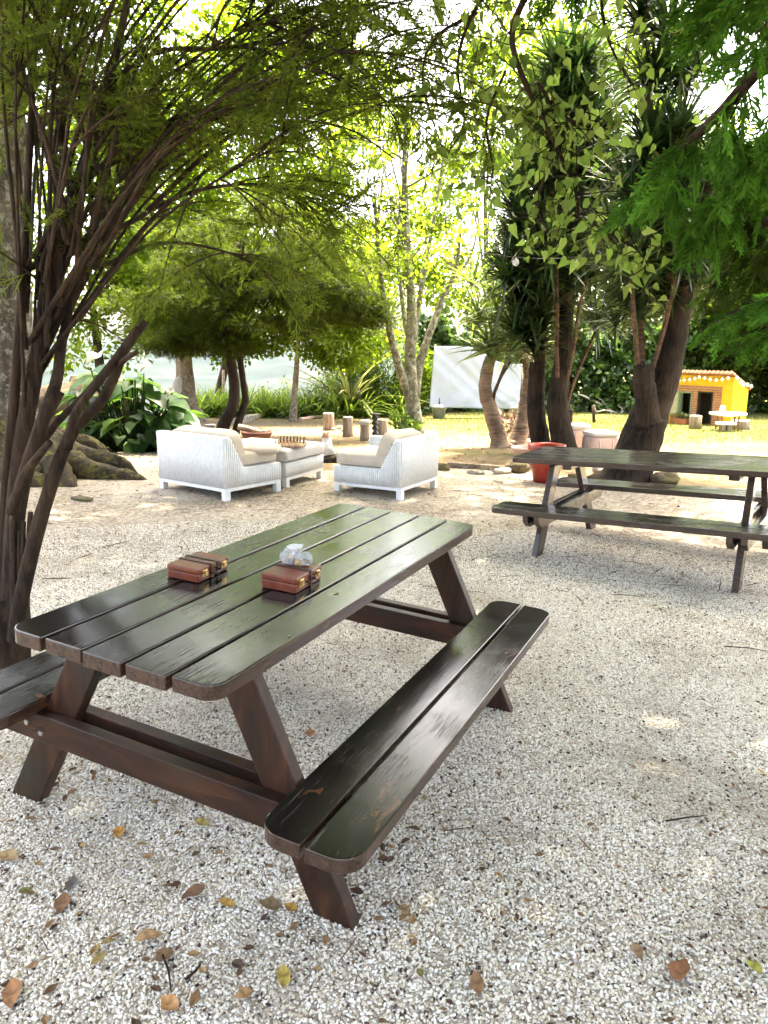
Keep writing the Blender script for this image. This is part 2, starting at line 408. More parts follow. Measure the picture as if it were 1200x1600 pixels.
class MB:
    def __init__(s): s.v = []; s.f = []; s.sm = []; s.mi = []
    def add(s, verts, faces, smooth=False, mi=0):
        b = len(s.v)
        s.v.extend([tuple(q) for q in verts])
        for f in faces:
            s.f.append([i + b for i in f]); s.sm.append(smooth); s.mi.append(mi)
        return s
    def box(s, c, size, R=None, mi=0):
        hx, hy, hz = (q / 2 for q in size)
        vs = [Vector((x, y, z)) for z in (-hz, hz) for y in (-hy, hy) for x in (-hx, hx)]
        if R is not None: vs = [R @ q for q in vs]
        vs = [q + Vector(c) for q in vs]
        return s.add(vs, [(0, 2, 3, 1), (4, 5, 7, 6), (0, 1, 5, 4), (1, 3, 7, 5), (3, 2, 6, 7), (2, 0, 4, 6)], mi=mi)
    def bar(s, p0, p1, w, t, mi=0):
        p0, p1 = Vector(p0), Vector(p1); d = p1 - p0
        R = d.to_track_quat('Y', 'Z').to_matrix()
        return s.box((p0 + p1) / 2, (w, d.length, t), R, mi)
    def prism(s, poly, lo, hi, axis='z', mi=0):
        """poly of 2D points extruded along an axis (x: poly is y,z; y: poly is x,z; z: poly is x,y)"""
        def P(a, b, c):
            return {'z': (a, b, c), 'y': (a, c, b), 'x': (c, a, b)}[axis]
        n = len(poly)
        vs = [P(a, b, lo) for a, b in poly] + [P(a, b, hi) for a, b in poly]
        fs = [tuple(range(n))[::-1], tuple(range(n, 2 * n))] + [(i, (i + 1) % n, n + (i + 1) % n, n + i) for i in range(n)]
        return s.add(vs, fs, mi=mi)
    def tube(s, path, radii, n=8, jit=0.0, smooth=True, mi=0, cap=True):
        P = [Vector(p) for p in path]; m = len(P)
        if isinstance(radii, (int, float)): radii = [radii] * m
        t0 = (P[1] - P[0]).normalized()
        a = t0.orthogonal().normalized(); vs = []
        for i in range(m):
            t = (P[min(i + 1, m - 1)] - P[max(i - 1, 0)]).normalized()
            a = (a - t * a.dot(t))
            a = a.normalized() if a.length > 1e-6 else t.orthogonal().normalized()
            b = t.cross(a)
            for k in range(n):
                th = 2 * PI * k / n
                rr = radii[i] * (1 + jit * (random.random() * 2 - 1))
                vs.append(P[i] + (a * math.cos(th) + b * math.sin(th)) * rr)
        fs = [(i * n + k, i * n + (k + 1) % n, (i + 1) * n + (k + 1) % n, (i + 1) * n + k) for i in range(m - 1) for k in range(n)]
        s.add(vs, fs, smooth, mi)
        if cap:
            b = len(s.v) - len(vs)
            s.f.append([b + k for k in range(n)][::-1]); s.sm.append(False); s.mi.append(mi)
            s.f.append([b + (m - 1) * n + k for k in range(n)]); s.sm.append(False); s.mi.append(mi)
        return s
    def lathe(s, prof, n=24, c=(0, 0, 0), smooth=True, mi=0, jit=0.0):
        vs = []
        for r, z in prof:
            for k in range(n):
                th = 2 * PI * k / n; q = r * (1 + jit * (random.random() * 2 - 1))
                vs.append((c[0] + q * math.cos(th), c[1] + q * math.sin(th), c[2] + z))
        m = len(prof)
        fs = [(i * n + k, i * n + (k + 1) % n, (i + 1) * n + (k + 1) % n, (i + 1) * n + k) for i in range(m - 1) for k in range(n)]
        s.add(vs, fs, smooth, mi)
        b = len(s.v) - len(vs)
        if prof[0][0] > 1e-5: s.f.append([b + k for k in range(n)][::-1]); s.sm.append(False); s.mi.append(mi)
        if prof[-1][0] > 1e-5: s.f.append([b + (m - 1) * n + k for k in range(n)]); s.sm.append(False); s.mi.append(mi)
        return s
    def build(s, name, mat, parent=None, bevel=0.0, seg=2, mats=None):
        me = bpy.data.meshes.new(name); me.from_pydata(s.v, [], s.f)
        me.polygons.foreach_set('use_smooth', s.sm)
        o = new_obj(name, me, mat, parent)
        for q in (mats or []): me.materials.append(q)
        if mats: me.polygons.foreach_set('material_index', s.mi)
        if bevel:
            b = o.modifiers.new('bevel', 'BEVEL'); b.width = bevel; b.segments = seg; b.limit_method = 'ANGLE'
        return o

def mesh_np(name, V, Fq, mat, parent=None, rnd=None, smooth=False):
    """V (N,3); Fq list of (M,k) index arrays (k may differ between arrays)"""
    me = bpy.data.meshes.new(name)
    me.vertices.add(len(V)); me.vertices.foreach_set('co', np.ascontiguousarray(V, np.float32).ravel())
    loops = np.concatenate([f.ravel() for f in Fq]).astype(np.int32)
    tot = np.concatenate([np.full(len(f), f.shape[1]) for f in Fq])
    st = np.concatenate([[0], np.cumsum(tot)[:-1]]).astype(np.int32)
    me.loops.add(len(loops)); me.loops.foreach_set('vertex_index', loops)
    me.polygons.add(len(st)); me.polygons.foreach_set('loop_start', st)
    me.update(calc_edges=True)
    me.polygons.foreach_set('use_smooth', np.full(len(st), smooth))
    if rnd is not None:
        a = me.attributes.new('rnd', 'FLOAT', 'POINT'); a.data.foreach_set('value', np.ascontiguousarray(rnd, np.float32))
    return new_obj(name, me, mat, parent)

def norm(a): return a / np.maximum(np.linalg.norm(a, axis=-1, keepdims=True), 1e-9)

def frames(d, up):
    """rotation matrices whose columns are (side, d, normal)"""
    d = norm(d); s = norm(np.cross(d, up)); n = np.cross(s, d)
    return np.stack([s, d, n], -1)

def scatter(pv, pf, P, R, S, rnd=None):
    """copies of a small leaf (pv, pf list of faces arrays) at P with rotations R and scales S"""
    N, k = len(P), len(pv)
    S = np.asarray(S, float)
    if S.ndim == 1: S = np.repeat(S[:, None], 3, 1)
    V = np.einsum('nij,nkj->nki', R, pv[None] * S[:, None, :]) + P[:, None, :]
    off = (np.arange(N) * k)[:, None, None]
    Fs = [(f[None] + off).reshape(-1, f.shape[1]) for f in pf]
    rnd = rng.random(N) if rnd is None else rnd
    return V.reshape(-1, 3), Fs, np.repeat(rnd, k)

class Cloud:
    """collects scattered leaves into one mesh"""
    def __init__(s): s.V = []; s.F = {}; s.r = []; s.n = 0
    def add(s, V, Fs, r):
        s.V.append(V); s.r.append(r)
        for f in Fs: s.F.setdefault(f.shape[1], []).append(f + s.n)
        s.n += len(V)
    def build(s, name, mat, parent=None, smooth=False):
        return mesh_np(name, np.concatenate(s.V), [np.concatenate(q) for q in s.F.values()], mat, parent, np.concatenate(s.r), smooth)

def rdir(n, flat=1.0):
    d = rng.normal(size=(n, 3)); d[:, 2] *= flat
    return norm(d)

# leaf shapes, axis +Y, length 1
DIAMOND = (np.array([(0, 0, 0), (.34, .45, .06), (0, 1, 0), (-.34, .45, .06)], float), [np.array([(0, 1, 2, 3)])])
FOLD = (np.array([(0, 0, 0), (.3, .28, .07), (.27, .66, .06), (0, 1, -.05), (-.27, .66, .06), (-.3, .28, .07), (0, .5, -.02)], float),
        [np.array([(0, 1, 2, 6), (6, 2, 3, 4), (0, 6, 4, 5)])])
HEART = (np.array([(0, .03, 0), (.17, -.06, .06), (.34, .08, .14), (.36, .34, .15), (.20, .68, .04), (0, 1.12, -.22),
                   (-.20, .68, .02), (-.36, .34, .12), (-.34, .08, .11), (-.17, -.06, .05), (0, .5, -.05)], float),
         [np.array([(0, 1, 2, 10), (10, 2, 3, 4), (10, 4, 5, 6), (6, 7, 8, 10), (10, 8, 9, 0)])])

def strap(seg=4, w=.05, droop=.25, fold=.3):
    vs, fs = [], []
    for i in range(seg + 1):
        t = i / seg; ww = w * (1 - t) ** .55 * (0.6 + .4 * min(1, t * 4)) if i < seg else .002
        y = t; z = -droop * t * t
        vs += [(-ww, y, z + ww * fold), (0, y, z), (ww, y, z + ww * fold)]
    for i in range(seg):
        a = i * 3
        fs += [(a, a + 1, a + 4, a + 3), (a + 1, a + 2, a + 5, a + 4)]
    return np.array(vs, float), [np.array(fs)]

def spray(n=9, wid=.03, ang=.6, ln=.42, sub=2, seed=1, ax=.012):
    """flat feathery spray: a thin axis with alternate side twiglets made of slim triangles"""
    r = np.random.default_rng(seed); vs, fs = [], []
    def tri(p, d, L, w, z):
        d = np.array(d) / np.linalg.norm(d); s = np.array([d[1], -d[0]])
        b = len(vs)
        vs.append((p[0] + s[0] * w * .35, p[1] + s[1] * w * .35, z)); vs.append((p[0] - s[0] * w * .35, p[1] - s[1] * w * .35, z))
        m = np.array(p) + d * L * .55
        vs.append((m[0] - s[0] * w * .5, m[1] - s[1] * w * .5, z + r.normal() * .02))
        e = np.array(p) + d * L
        vs.append((e[0], e[1], z + r.normal() * .035))
        vs.append((m[0] + s[0] * w * .5, m[1] + s[1] * w * .5, z + r.normal() * .02))
        fs.append((b, b + 1, b + 2, b + 3, b + 4))
    tri((0, 0), (0, 1), 1.0, ax * 2, 0)
    for i in range(n):
        t = .1 + .85 * i / n; sgn = 1 if i % 2 else -1
        a = sgn * (ang + r.normal() * .12); L = ln * (1 - .6 * t) * (.8 + .4 * r.random())
        d = np.array((math.sin(a), math.cos(a)))
        tri((0, t), d, L, wid, r.normal() * .01)
        for j in range(sub):
            q = np.array((0, t)) + d * L * (.3 + .3 * j); a2 = a + (-.6 if j % 2 else .6)
            tri(q, (math.sin(a2), math.cos(a2)), L * .5, wid * .85, r.normal() * .02)
    return np.array(vs, float), [np.array(fs)]

def bez(p0, p1, p2, n=10):
    p0, p1, p2 = (np.array(q, float) for q in (p0, p1, p2))
    t = np.linspace(0, 1, n)[:, None]
    return (1 - t) ** 2 * p0 + 2 * t * (1 - t) * p1 + t * t * p2

def smooth_path(pts, n=24):
    """Catmull-Rom through points"""
    P = np.array([tuple(p) for p in pts], float)
    Q = np.concatenate([[2 * P[0] - P[1]], P, [2 * P[-1] - P[-2]]])
    out = []
    m = len(P) - 1
    for k in range(n):
        s = k / (n - 1) * m; i = min(int(s), m - 1); t = s - i
        a, b, c, d = Q[i], Q[i + 1], Q[i + 2], Q[i + 3]
        out.append(.5 * (2 * b + (c - a) * t + (2 * a - 5 * b + 4 * c - d) * t * t + (3 * b - a - 3 * c + d) * t ** 3))
    return np.array(out)

def rock_mesh(mb, c, size, seed=0, nu=14, nv=9, flat=.3):
    r = np.random.default_rng(seed); ph = r.random(9) * 6
    vs, fs = [], []
    for j in range(nv + 1):
        th = PI * j / nv
        for i in range(nu):
            a = 2 * PI * i / nu
            d = np.array((math.sin(th) * math.cos(a), math.sin(th) * math.sin(a), math.cos(th)))
            k = 1 + .16 * math.sin(3 * d[0] + ph[0] + 2 * d[1]) + .13 * math.sin(5 * d[1] + ph[1]) * math.cos(4 * d[2] + ph[2]) + .09 * math.sin(9 * d[0] + ph[3] + 7 * d[2]) + .05 * r.normal()
            if j in (0, nv): k = 1.0
            p = d * k * np.array(size) / 2
            p[2] = max(p[2], -flat * size[2])
            vs.append(tuple(p + np.array(c)))
    for j in range(nv):
        for i in range(nu):
            fs.append((j * nu + i, j * nu + (i + 1) % nu, (j + 1) * nu + (i + 1) % nu, (j + 1) * nu + i))
    mb.add(vs, fs, True)
    return mb

def superq(w, d, h, e1=.3, e2=.22, nu=36, nv=18, c=(0, 0, 0), wob=0.0, seed=0):
    r = np.random.default_rng(seed); ph = r.random(4) * 6
    def pw(x, e): return math.copysign(abs(x) ** e, x)
    vs, fs = [], []
    for j in range(nv + 1):
        a = -PI / 2 + PI * j / nv
        for i in range(nu):
            b = 2 * PI * i / nu
            x = w / 2 * pw(math.cos(a), e1) * pw(math.cos(b), e2); y = d / 2 * pw(math.cos(a), e1) * pw(math.sin(b), e2); z = h / 2 * pw(math.sin(a), e1 * 1.6)
            k = wob * (math.sin(x * 13 + ph[0]) * math.cos(y * 11 + ph[1]) + .5 * math.sin(y * 23 + x * 17 + ph[2]))
            vs.append((x + c[0], y + c[1], z + c[2] + k * (1 if z > 0 else .3)))
    for j in range(nv):
        for i in range(nu):
            fs.append((j * nu + i, j * nu + (i + 1) % nu, (j + 1) * nu + (i + 1) % nu, (j + 1) * nu + i))
    return MB().add(vs, fs, True)
# ------------------------------------------------------------------ ground
def grid_mesh(name, xs, ys, zf, mat):
    X, Y = np.meshgrid(xs, ys); Z = zf(X, Y)
    V = np.stack([X, Y, Z], -1).reshape(-1, 3)
    nx, ny = len(xs), len(ys)
    i = np.arange((ny - 1) * (nx - 1)); r, c = i // (nx - 1), i % (nx - 1)
    a = r * nx + c
    return mesh_np(name, V, [np.stack([a, a + 1, a + nx + 1, a + nx], -1)], mat, None, None, True)

tt = np.linspace(-7.8, 7.8, 190)
o = grid_mesh('ground', 3.0 * np.sinh(tt), 9 + 3.0 * np.sinh(np.linspace(-3.2, 8.2, 200)), hfun, M['earth']); tag(o, kind='structure')

def gedge(x):
    """far edge of the gravel yard"""
    return 9.35 + .25 * math.sin(x * 1.3 + .5) + .12 * math.sin(x * 3.7) + (2.2 * float(sst(-1.5, -3.2, x))) - (.9 * float(sst(1.4, 3.2, x)))
nx, ny = 150, 150
xs = np.linspace(-9, 7, nx); ed = np.array([gedge(x) for x in xs])
tv = np.linspace(0, 1, ny) ** .8
X = np.repeat(xs[None], ny, 0); Y = -5 + (ed[None] + 5) * tv[:, None]
Z = hfun(X, Y) + .012 - .05 * (np.linspace(0, 1, ny)[:, None] > .995)
i = np.arange((ny - 1) * (nx - 1)); a = (i // (nx - 1)) * nx + i % (nx - 1)
o = mesh_np('gravel_yard', np.stack([X, Y, Z], -1).reshape(-1, 3), [np.stack([a, a + 1, a + nx + 1, a + nx], -1)], M['gravel'], None, None, True)
tag(o, kind='structure')

# loose pebbles of the near yard
def pebbles():
    g = (1 + 5 ** .5) / 2
    ico = norm(np.array([(-1, g, 0), (1, g, 0), (-1, -g, 0), (1, -g, 0), (0, -1, g), (0, 1, g), (0, -1, -g), (0, 1, -g), (g, 0, -1), (g, 0, 1), (-g, 0, -1), (-g, 0, 1)], float))
    fc = np.array([(0, 11, 5), (0, 5, 1), (0, 1, 7), (0, 7, 10), (0, 10, 11), (1, 5, 9), (5, 11, 4), (11, 10, 2), (10, 7, 6), (7, 1, 8), (3, 9, 4), (3, 4, 2), (3, 2, 6), (3, 6, 8), (3, 8, 9), (4, 9, 5), (2, 4, 11), (6, 2, 10), (8, 6, 7), (9, 8, 1)])
    N = 720000
    r = np.sqrt(rng.random(N) * (6.4 ** 2 - .3) + .3); th = (rng.random(N) - .5) * 2 * math.radians(43)
    x, y = r * np.sin(th), r * np.cos(th)
    # thins out with distance, where the yard's own relief takes over
    keep = rng.random(N) < (1 - .75 * sst(3.6, 6.4, r))
    x, y, r = x[keep], y[keep], r[keep]
    s = .0032 * (1 + .35 * rng.normal(size=len(x))).clip(.45, 1.9)
    q0 = rng.random(len(x)); s = np.where(q0 < .020, s * 1.15, s)
    P = np.stack([x, y, hfun(x, y) + .012 + s * .45], -1)
    u, v, d = pix(P); ok = (u > -450) & (u < 1650) & (v < 2400); P, s, q0 = P[ok], s[ok], q0[ok]
    R = frames(rdir(len(P), .45), rdir(len(P), 3.0) + np.array([0, 0, .01]))
    S = np.stack([s * .85, s * 1.35, s * .72], -1)
    V, Fs, q = scatter(ico, [fc], P, R, S, q0)
    return tag(mesh_np('gravel', V, Fs, M['pebble'], None, q, True), kind='stuff')
pebbles()

# ------------------------------------------------------------------ litter
CURL = (np.array([(0, 0, 0), (.22, .25, .10), (.28, .55, .14), (.12, .85, .10), (0, 1.0, .16), (-.12, .85, .12), (-.26, .55, .16), (-.20, .25, .08), (0, .5, 0)], float),
        [np.array([(0, 1, 2, 8), (8, 2, 3, 4), (8, 4, 5, 6), (0, 8, 6, 7)])])
def litter():
    c = Cloud()
    def put(n, xa, xb, ya, yb, s0, s1, shape=CURL, rr=None, gauss=None):
        if gauss is None: x = xa + (xb - xa) * rng.random(n); y = ya + (yb - ya) * rng.random(n)
        else: x = xa + gauss * rng.normal(size=n); y = ya + gauss * rng.normal(size=n)
        ok = np.array([y[k] < gedge(x[k]) + 3 for k in range(n)]); x, y = x[ok], y[ok]; n = len(x)
        P = np.stack([x, y, hfun(x, y) + .022], -1)
        a = rng.random(n) * 6.28
        d = np.stack([np.cos(a), np.sin(a), .12 * rng.normal(size=n)], -1)
        R = frames(d, np.array([0, 0, 1.0]) + .25 * rng.normal(size=(n, 3)))
        c.add(*scatter(shape[0], shape[1], P, R, s0 + (s1 - s0) * rng.random(n), rr if rr is None else rng.random(n) * rr))
    put(420, -2.0, 1.8, 1.2, 4.2, .008, .030)
    put(150, -1.4, .1, 1.3, 2.5, .018, .045); put(60, .1, 1.2, 1.4, 2.6, .012, .03)
    put(500, -5, 5, 4, 9, .015, .045)
    for _ in range(26):
        put(26, rng.uniform(-4, 4), 0, rng.uniform(4.2, 9), 0, .012, .04, gauss=.28, rr=.5)
    for _ in range(26):
        put(20, rng.uniform(-1.2, 1.5), 0, rng.uniform(1.5, 4), 0, .006, .022, gauss=.13, rr=.45)
    put(900, -5.5, 4.5, 9.5, 14, .03, .075, rr=.8)
    put(700, 1.0, 4.5, 4.2, 6.6, .008, .03, rr=.45)
    put(900, -4.5, 2.5, 5.0, 9.2, .008, .032, rr=.45)
    # thin twigs and needles
    TW = (np.array([(-.02, 0, .02), (.02, 0, .02), (.05, .5, .04), (.015, 1, .02), (-.015, 1, .03), (.01, .5, .06)], float), [np.array([(0, 1, 2, 5), (5, 2, 3, 4)])])
    put(260, -2.2, 2.6, 1.3, 4.8, .02, .09, TW, .4)
    put(900, -5, 4.5, 4.5, 9.2, .05, .2, TW, .4)
    return tag(c.build('leaf_litter', M['litter']), kind='stuff')
litter()

leafg = 'fallen leaves on the near gravel'
LEAVES = [  # u, v, size, colour, turn, label
    (186, 1306, .062, (.62, .30, .055), .3, 'bright orange leaf lying on gravel left of the bench'),
    (316, 1291, .055, (.42, .33, .09), 1.2, 'olive yellow leaf on gravel under the near crossbeam'),
    (232, 1470, .070, (.50, .31, .14), 2.0, 'large pale tan leaf speckled brown, lying flat on gravel'),
    (354, 1417, .055, (.52, .30, .06), .9, 'golden leaf with brown edge on gravel near the bench foot'),
    (303, 1402, .075, (.20, .11, .06), 2.4, 'curled dark brown leaf between golden leaf and table legs'),
    (113, 1387, .060, (.13, .12, .105), .2, 'grey curled leaf lying on pale gravel'),
    (98, 1418, .070, (.30, .16, .085), .1, 'long reddish brown leaf below the grey curled leaf'),
    (265, 1575, .062, (.55, .28, .11), 1.0, 'salmon orange leaf beside a green sprig at photo bottom'),
    (443, 1532, .058, (.56, .41, .09), .2, 'clean yellow leaf lying alone below the bench leg'),
    (382, 1560, .055, (.48, .29, .13), 2.2, 'crumpled tan leaf at the bottom edge of the gravel'),
    (256, 1500, .060, (.27, .16, .09), 2.6, 'brown leaf standing by a broken twig on gravel'),
    (423, 1420, .068, (.24, .165, .09), 1.5, 'narrow dull brown leaf upright on gravel near the bench leg'),
    (455, 1424, .048, (.50, .29, .06), 1.0, 'small amber leaf beside the foot of the bench'),
    (1063, 1525, .085, (.28, .115, .045), 2.4, 'long rust brown leaf on open gravel at lower right'),
    (995, 1493, .055, (.33, .21, .12), .1, 'pale brown curled leaf on open gravel above the rust leaf'),
    (745, 1543, .060, (.36, .19, .09), .1, 'tan leaf on open gravel at the bottom centre'),
    (485, 1150, .062, (.42, .20, .10), .1, 'pinkish brown leaf on gravel under the table top'),
    (10, 1345, .085, (.42, .29, .13), 1.3, 'tan leaf cluster curling up at the left photo edge'),
    (20, 1560, .075, (.44, .21, .09), .4, 'orange brown leaf in the bottom left corner'),
    (1178, 1518, .050, (.50, .48, .08), .6, 'yellow green leaf on a twig at the right edge'),
]
for k, (u, v, s, c, a, lab) in enumerate(LEAVES):
    p = at(u, v)
    V = CURL[0] * s - np.array([0, s / 2, 0]); V[:, 0] *= 1.15; V += np.random.default_rng(k).normal(size=V.shape) * s * .03
    o = mesh_np('fallen_leaf', V, [q for q in CURL[1]], leafcol('fallen_leaf_colour', c), None, np.random.default_rng(k).random(len(V)), True)
    o.location = p + Vector((0, 0, .010)); o.rotation_euler = (random.uniform(-.15, .15), random.uniform(-.15, .15), a)
    tag(o, lab, 'leaf', leafg)

# fallen twigs on the near gravel
for (u0, v0, u1, v1, r, lab) in [(252, 1490, 268, 1555, .0035, 'short dark broken twig among tan leaves on gravel'),
                                 (290, 1535, 314, 1510, .004, 'stubby dark twig leaning beside a tan leaf'),
                                 (1040, 1286, 1100, 1278, .003, 'thin dark twig lying on open gravel at the right'),
                                 (1132, 1012, 1200, 1020, .003, 'long thin twig on the gravel by the right edge')]:
    a, b = at(u0, v0), at(u1, v1)
    m = (a + b) / 2 + Vector((.008, -.006, .006))
    tag(MB().tube([a + Vector((0, 0, .008)), m + Vector((0, 0, .01)), b + Vector((0, 0, .008))], [r, r * .9, r * .5], 6).build('twig', M['bark_dark']), lab, 'twig', 'twigs on the near gravel')

# ------------------------------------------------------------------ lawn grass
def grass():
    c = Cloud(); N = 52000
    x = rng.uniform(-3, 14, N); y = rng.uniform(12, 25.5, N)
    dens = sst(12.3, 15.5, y) * sst(1.0, 5.0, x + (y - 15) * .5 + 1.2 * np.sin(x * 1.7 + y) + .9 * np.sin(y * 2.3 - x))
    k = rng.random(N) < dens * .9 + .05; x, y = x[k], y[k]; n = len(x)
    P = np.stack([x, y, hfun(x, y)], -1)
    d = rdir(n); d[:, 2] = np.abs(d[:, 2]) + .5
    B = (np.array([(-.09, 0, 0), (.09, 0, 0), (.05, .6, .05), (0, 1, -.12)], float), [np.array([(0, 1, 2, 3)])])
    c.add(*scatter(B[0], B[1], P, frames(d, rdir(n)), .03 + .05 * rng.random(n)))
    return tag(c.build('grass', M['lf_grass']), kind='stuff')
grass()

# ------------------------------------------------------------------ edging, rocks
def rockt(name, u, v, size, seed, mat, lab, rz=0.0, lift=.25, group=None, cat='rock'):
    p = at(u, v); mb = rock_mesh(MB(), (0, 0, 0), size, seed)
    o = mb.build(name, mat); o.location = p + Vector((0, size[1] * .35, size[2] * lift)); o.rotation_euler = (0, 0, rz)
    return tag(o, lab, cat, group)
rg = 'rocks along the gravel edge'
rockt('rock', 1042, 757, (.34, .26, .16), 11, M['rock'], 'rounded brown rock alone on gravel right of the leaning trunk', .2, .3, rg)
rockt('rock', 985, 752, (.42, .30, .22), 12, M['rock'], 'largest mossy rock, at the foot of the leaning trunk', .5, .3, rg)
rockt('rock', 955, 742, (.30, .2, .12), 13, M['palerock'], 'flat pale rock beside the largest mossy rock', .1, .3, rg)
rockt('rock', 938, 740, (.17, .16, .14), 14, M['palerock'], 'small upright grey rock seen under the far picnic table', .1, .35, rg)
rockt('rock', 898, 747, (.13, .1, .07), 15, M['rock'], 'tiny mossy rock on gravel just right of the red pot', 0, .3, rg)
rockt('rock', 812, 739, (.30, .22, .18), 16, M['rock'], 'mossy rock left of the red pot at the end of the timber edging', .3, .3, rg)
rockt('rock', 785, 741, (.22, .16, .09), 17, M['palerock'], 'low pale rock against the end of the timber edging', .1, .3, rg)
rockt('rock', 745, 741, (.24, .15, .07), 18, M['palerock'], 'flat pale stone half sunk in gravel before the timber edging', .1, .2, rg)
rockt('rock', 692, 735, (.22, .16, .11), 19, M['rock'], 'brown rock by the right leg of the right sofa', .1, .3, rg)
rockt('rock', 126, 783, (.30, .10, .05), 20, M['rock'], 'thin dark slab of root or stone lying alone on gravel', -.4, .3, rg)
rockt('rock', 830, 694, (.32, .22, .12), 21, M['palerock'], 'pale stone at the foot of the small yucca', .0, .3)

a, b = at(700, 731), at(792, 738)
o = MB().bar(a + Vector((0, .05, .03)), b + Vector((.03, .05, .03)), .045, .075).build('timber_edging', M['bark_pale'], bevel=.004)
tag(o, 'thin brown timber edging board between gravel and bare earth', 'edging')

def strip(name, pts, w, h, mat, lab, cat):
    mb = MB(); P = smooth_path(pts, 10)
    for i in range(9):
        a, b = Vector(P[i]), Vector(P[i + 1]); d = (b - a) * .97
        mb.bar(a, a + d, w * random.uniform(.85, 1.1), h * random.uniform(.85, 1.15))
    return tag(mb.build(name, mat, bevel=.01), lab, cat)
strip('stone_kerb', [at(372, 662) + Vector((0, 0, .06)), at(390, 656) + Vector((0, 0, .06)), at(404, 652) + Vector((0, 0, .06))], .25, .16, M['palerock'], 'pale stone kerb at the foot of the border plants', 'kerb')
strip('brick_edging', [at(470, 656) + Vector((0, 0, .03)), at(500, 652) + Vector((0, 0, .03)), at(548, 652) + Vector((0, 0, .03))], .12, .07, M['paleclay'], 'low pink brick edging in front of the border plants', 'edging')

# far fence posts at the brink
for (u, v0, v1, lab) in [(347, 645, 578, 'thin grey fence post at the brink left of the twin trunk tree'), (408, 640, 603, 'short grey fence post at the brink beside the slim tree')]:
    p = W(u, v0, 26.2); q = W(u + 2, v1, 26.2); p.z = float(hfun(p.x, p.y)) - .1
    tag(MB().tube([p, (p + q) / 2 + Vector((.02, 0, 0)), q], [.055, .05, .045], 8, .1).build('fence_post', M['bark_pale']), lab, 'fence post', 'fence posts at the brink')
# ------------------------------------------------------------------ picnic tables
def rpoly(x0, x1, y0, y1, rad):
    """rectangle with its own corner radii: (x0y0, x1y0, x1y1, x0y1)"""
    out = []
    for (cx, cy, sx, sy, r, a0) in ((x0, y0, 1, 1, rad[0], PI), (x1, y0, -1, 1, rad[1], 1.5 * PI), (x1, y1, -1, -1, rad[2], 0), (x0, y1, 1, -1, rad[3], .5 * PI)):
        if r <= 0: out.append((cx, cy)); continue
        for k in range(7):
            a = a0 + k / 6 * PI / 2
            out.append((cx + sx * r + r * math.cos(a), cy + sy * r + r * math.sin(a)))
    return out

def picnic_table(label, wood, bench, leg, beam, L=1.847, Wd=.689, bi=.4565, bw=.2687, Lb=1.838, T=.745, hb=.4187, fx=.5975, fy=.695, th=.042, gap=.013):
    root = empty('picnic_table', (0, 0, 0), label, 'picnic table', 'picnic tables on the gravel')
    r = random.Random(3)
    mb = MB(); n = 5; pw = (Wd - gap * (n - 1)) / n
    for i in range(n):
        x0 = -Wd / 2 + i * (pw + gap); x1 = x0 + pw; R = .05
        rad = (R if i == 0 else .004, R if i == n - 1 else .004, R if i == n - 1 else .004, R if i == 0 else .004)
        e0, e1 = (r.uniform(-.006, .006) for _ in range(2)); dz = r.uniform(-.0015, .0015)
        mb.prism(rpoly(x0, x1, -L / 2 + e0, L / 2 + e1, rad), T - th + dz, T + dz)
    mb.build('tabletop', wood, root, .004, 2)
    for s in (-1, 1):
        mb = MB(); q = (bw - gap) / 2; R = .065
        for i in range(2):
            xa = bi + i * (q + gap); xb = xa + q
            if i == 0: rad = (R, .004, .004, R)
            else: rad = (.004, R, R, .004)
            e0 = r.uniform(-.004, .004)
            P = rpoly(xa, xb, -Lb / 2 + e0, Lb / 2 + e0, rad)
            if s < 0: P = [(-x, y) for x, y in P][::-1]
            mb.prism(P, hb - th, hb)
        mb.build('bench_seat', bench, root, .004, 2)
    lw = .062                                       # half width of a leg along x
    for sy in (-1, 1):
        for sx in (-1, 1):
            top = T - th - .002; tx = .235
            P = [(sx * (fx - lw), 0.0), (sx * (fx + lw), 0.0), (sx * (tx + lw), top), (sx * (tx - lw), top)]
            if sx < 0: P = P[::-1]
            MB().prism(P, sy * fy - .022, sy * fy + .022, 'y').build('leg', leg, root, .004, 2)
        for k in (-1, 1):
            yc = sy * fy + k * (.022 + .0015 + .02); zt = hb - th - .002; zb = zt - .092; e = bi + bw - .03
            P = [(-e + .05, zb), (e - .05, zb), (e, zb + .045), (e, zt), (-e, zt), (-e, zb + .045)]
            cb = MB().prism(P, yc - .02, yc + .02, 'y').build('crossbeam', beam, root, .003, 2)
            if k == sy:                              # bolt heads on the outward face
                for bx in (-.50, -.44, .44, .50):
                    zc = zb + (.055 if abs(bx) > .46 else .035)
                    yo = yc + sy * .0205
                    ang = [(bx + .009 * math.cos(2 * PI * j / 8), zc + .009 * math.sin(2 * PI * j / 8)) for j in range(8)]
                    MB().prism(ang, min(yo, yo + sy * .006), max(yo, yo + sy * .006), 'y').build('bolt', M['steel'], cb)
        MB().box((0, sy * (fy - .11), T - th - .022), (Wd - .12, .07, .04)).build('batten', leg, root, .003)
    return root

def pose(o, x, y, z, a, tx, ty):
    R = Matrix.Rotation(tx, 4, 'X') @ Matrix.Rotation(ty, 4, 'Y') @ Matrix.Rotation(a, 4, 'Z')
    o.matrix_world = Matrix.Translation((x, y, z)) @ R

t1 = picnic_table('near dark stained picnic table with two red brown cases on top', M['tablewood'], M['benchwood'], M['legwood'], M['beamwood'])
pose(t1, -.34, 2.6155, .008, -.452, .025, .0525)
t2 = picnic_table('weathered grey black picnic table farther off, cut by the right edge', M['greywood'], M['greywood'], M['greywood'], M['greywood'], L=2.05, Lb=2.04)
pose(t2, 1.99 + .06, 5.6455 - .09, -.045, .9644, 0, -.0357)

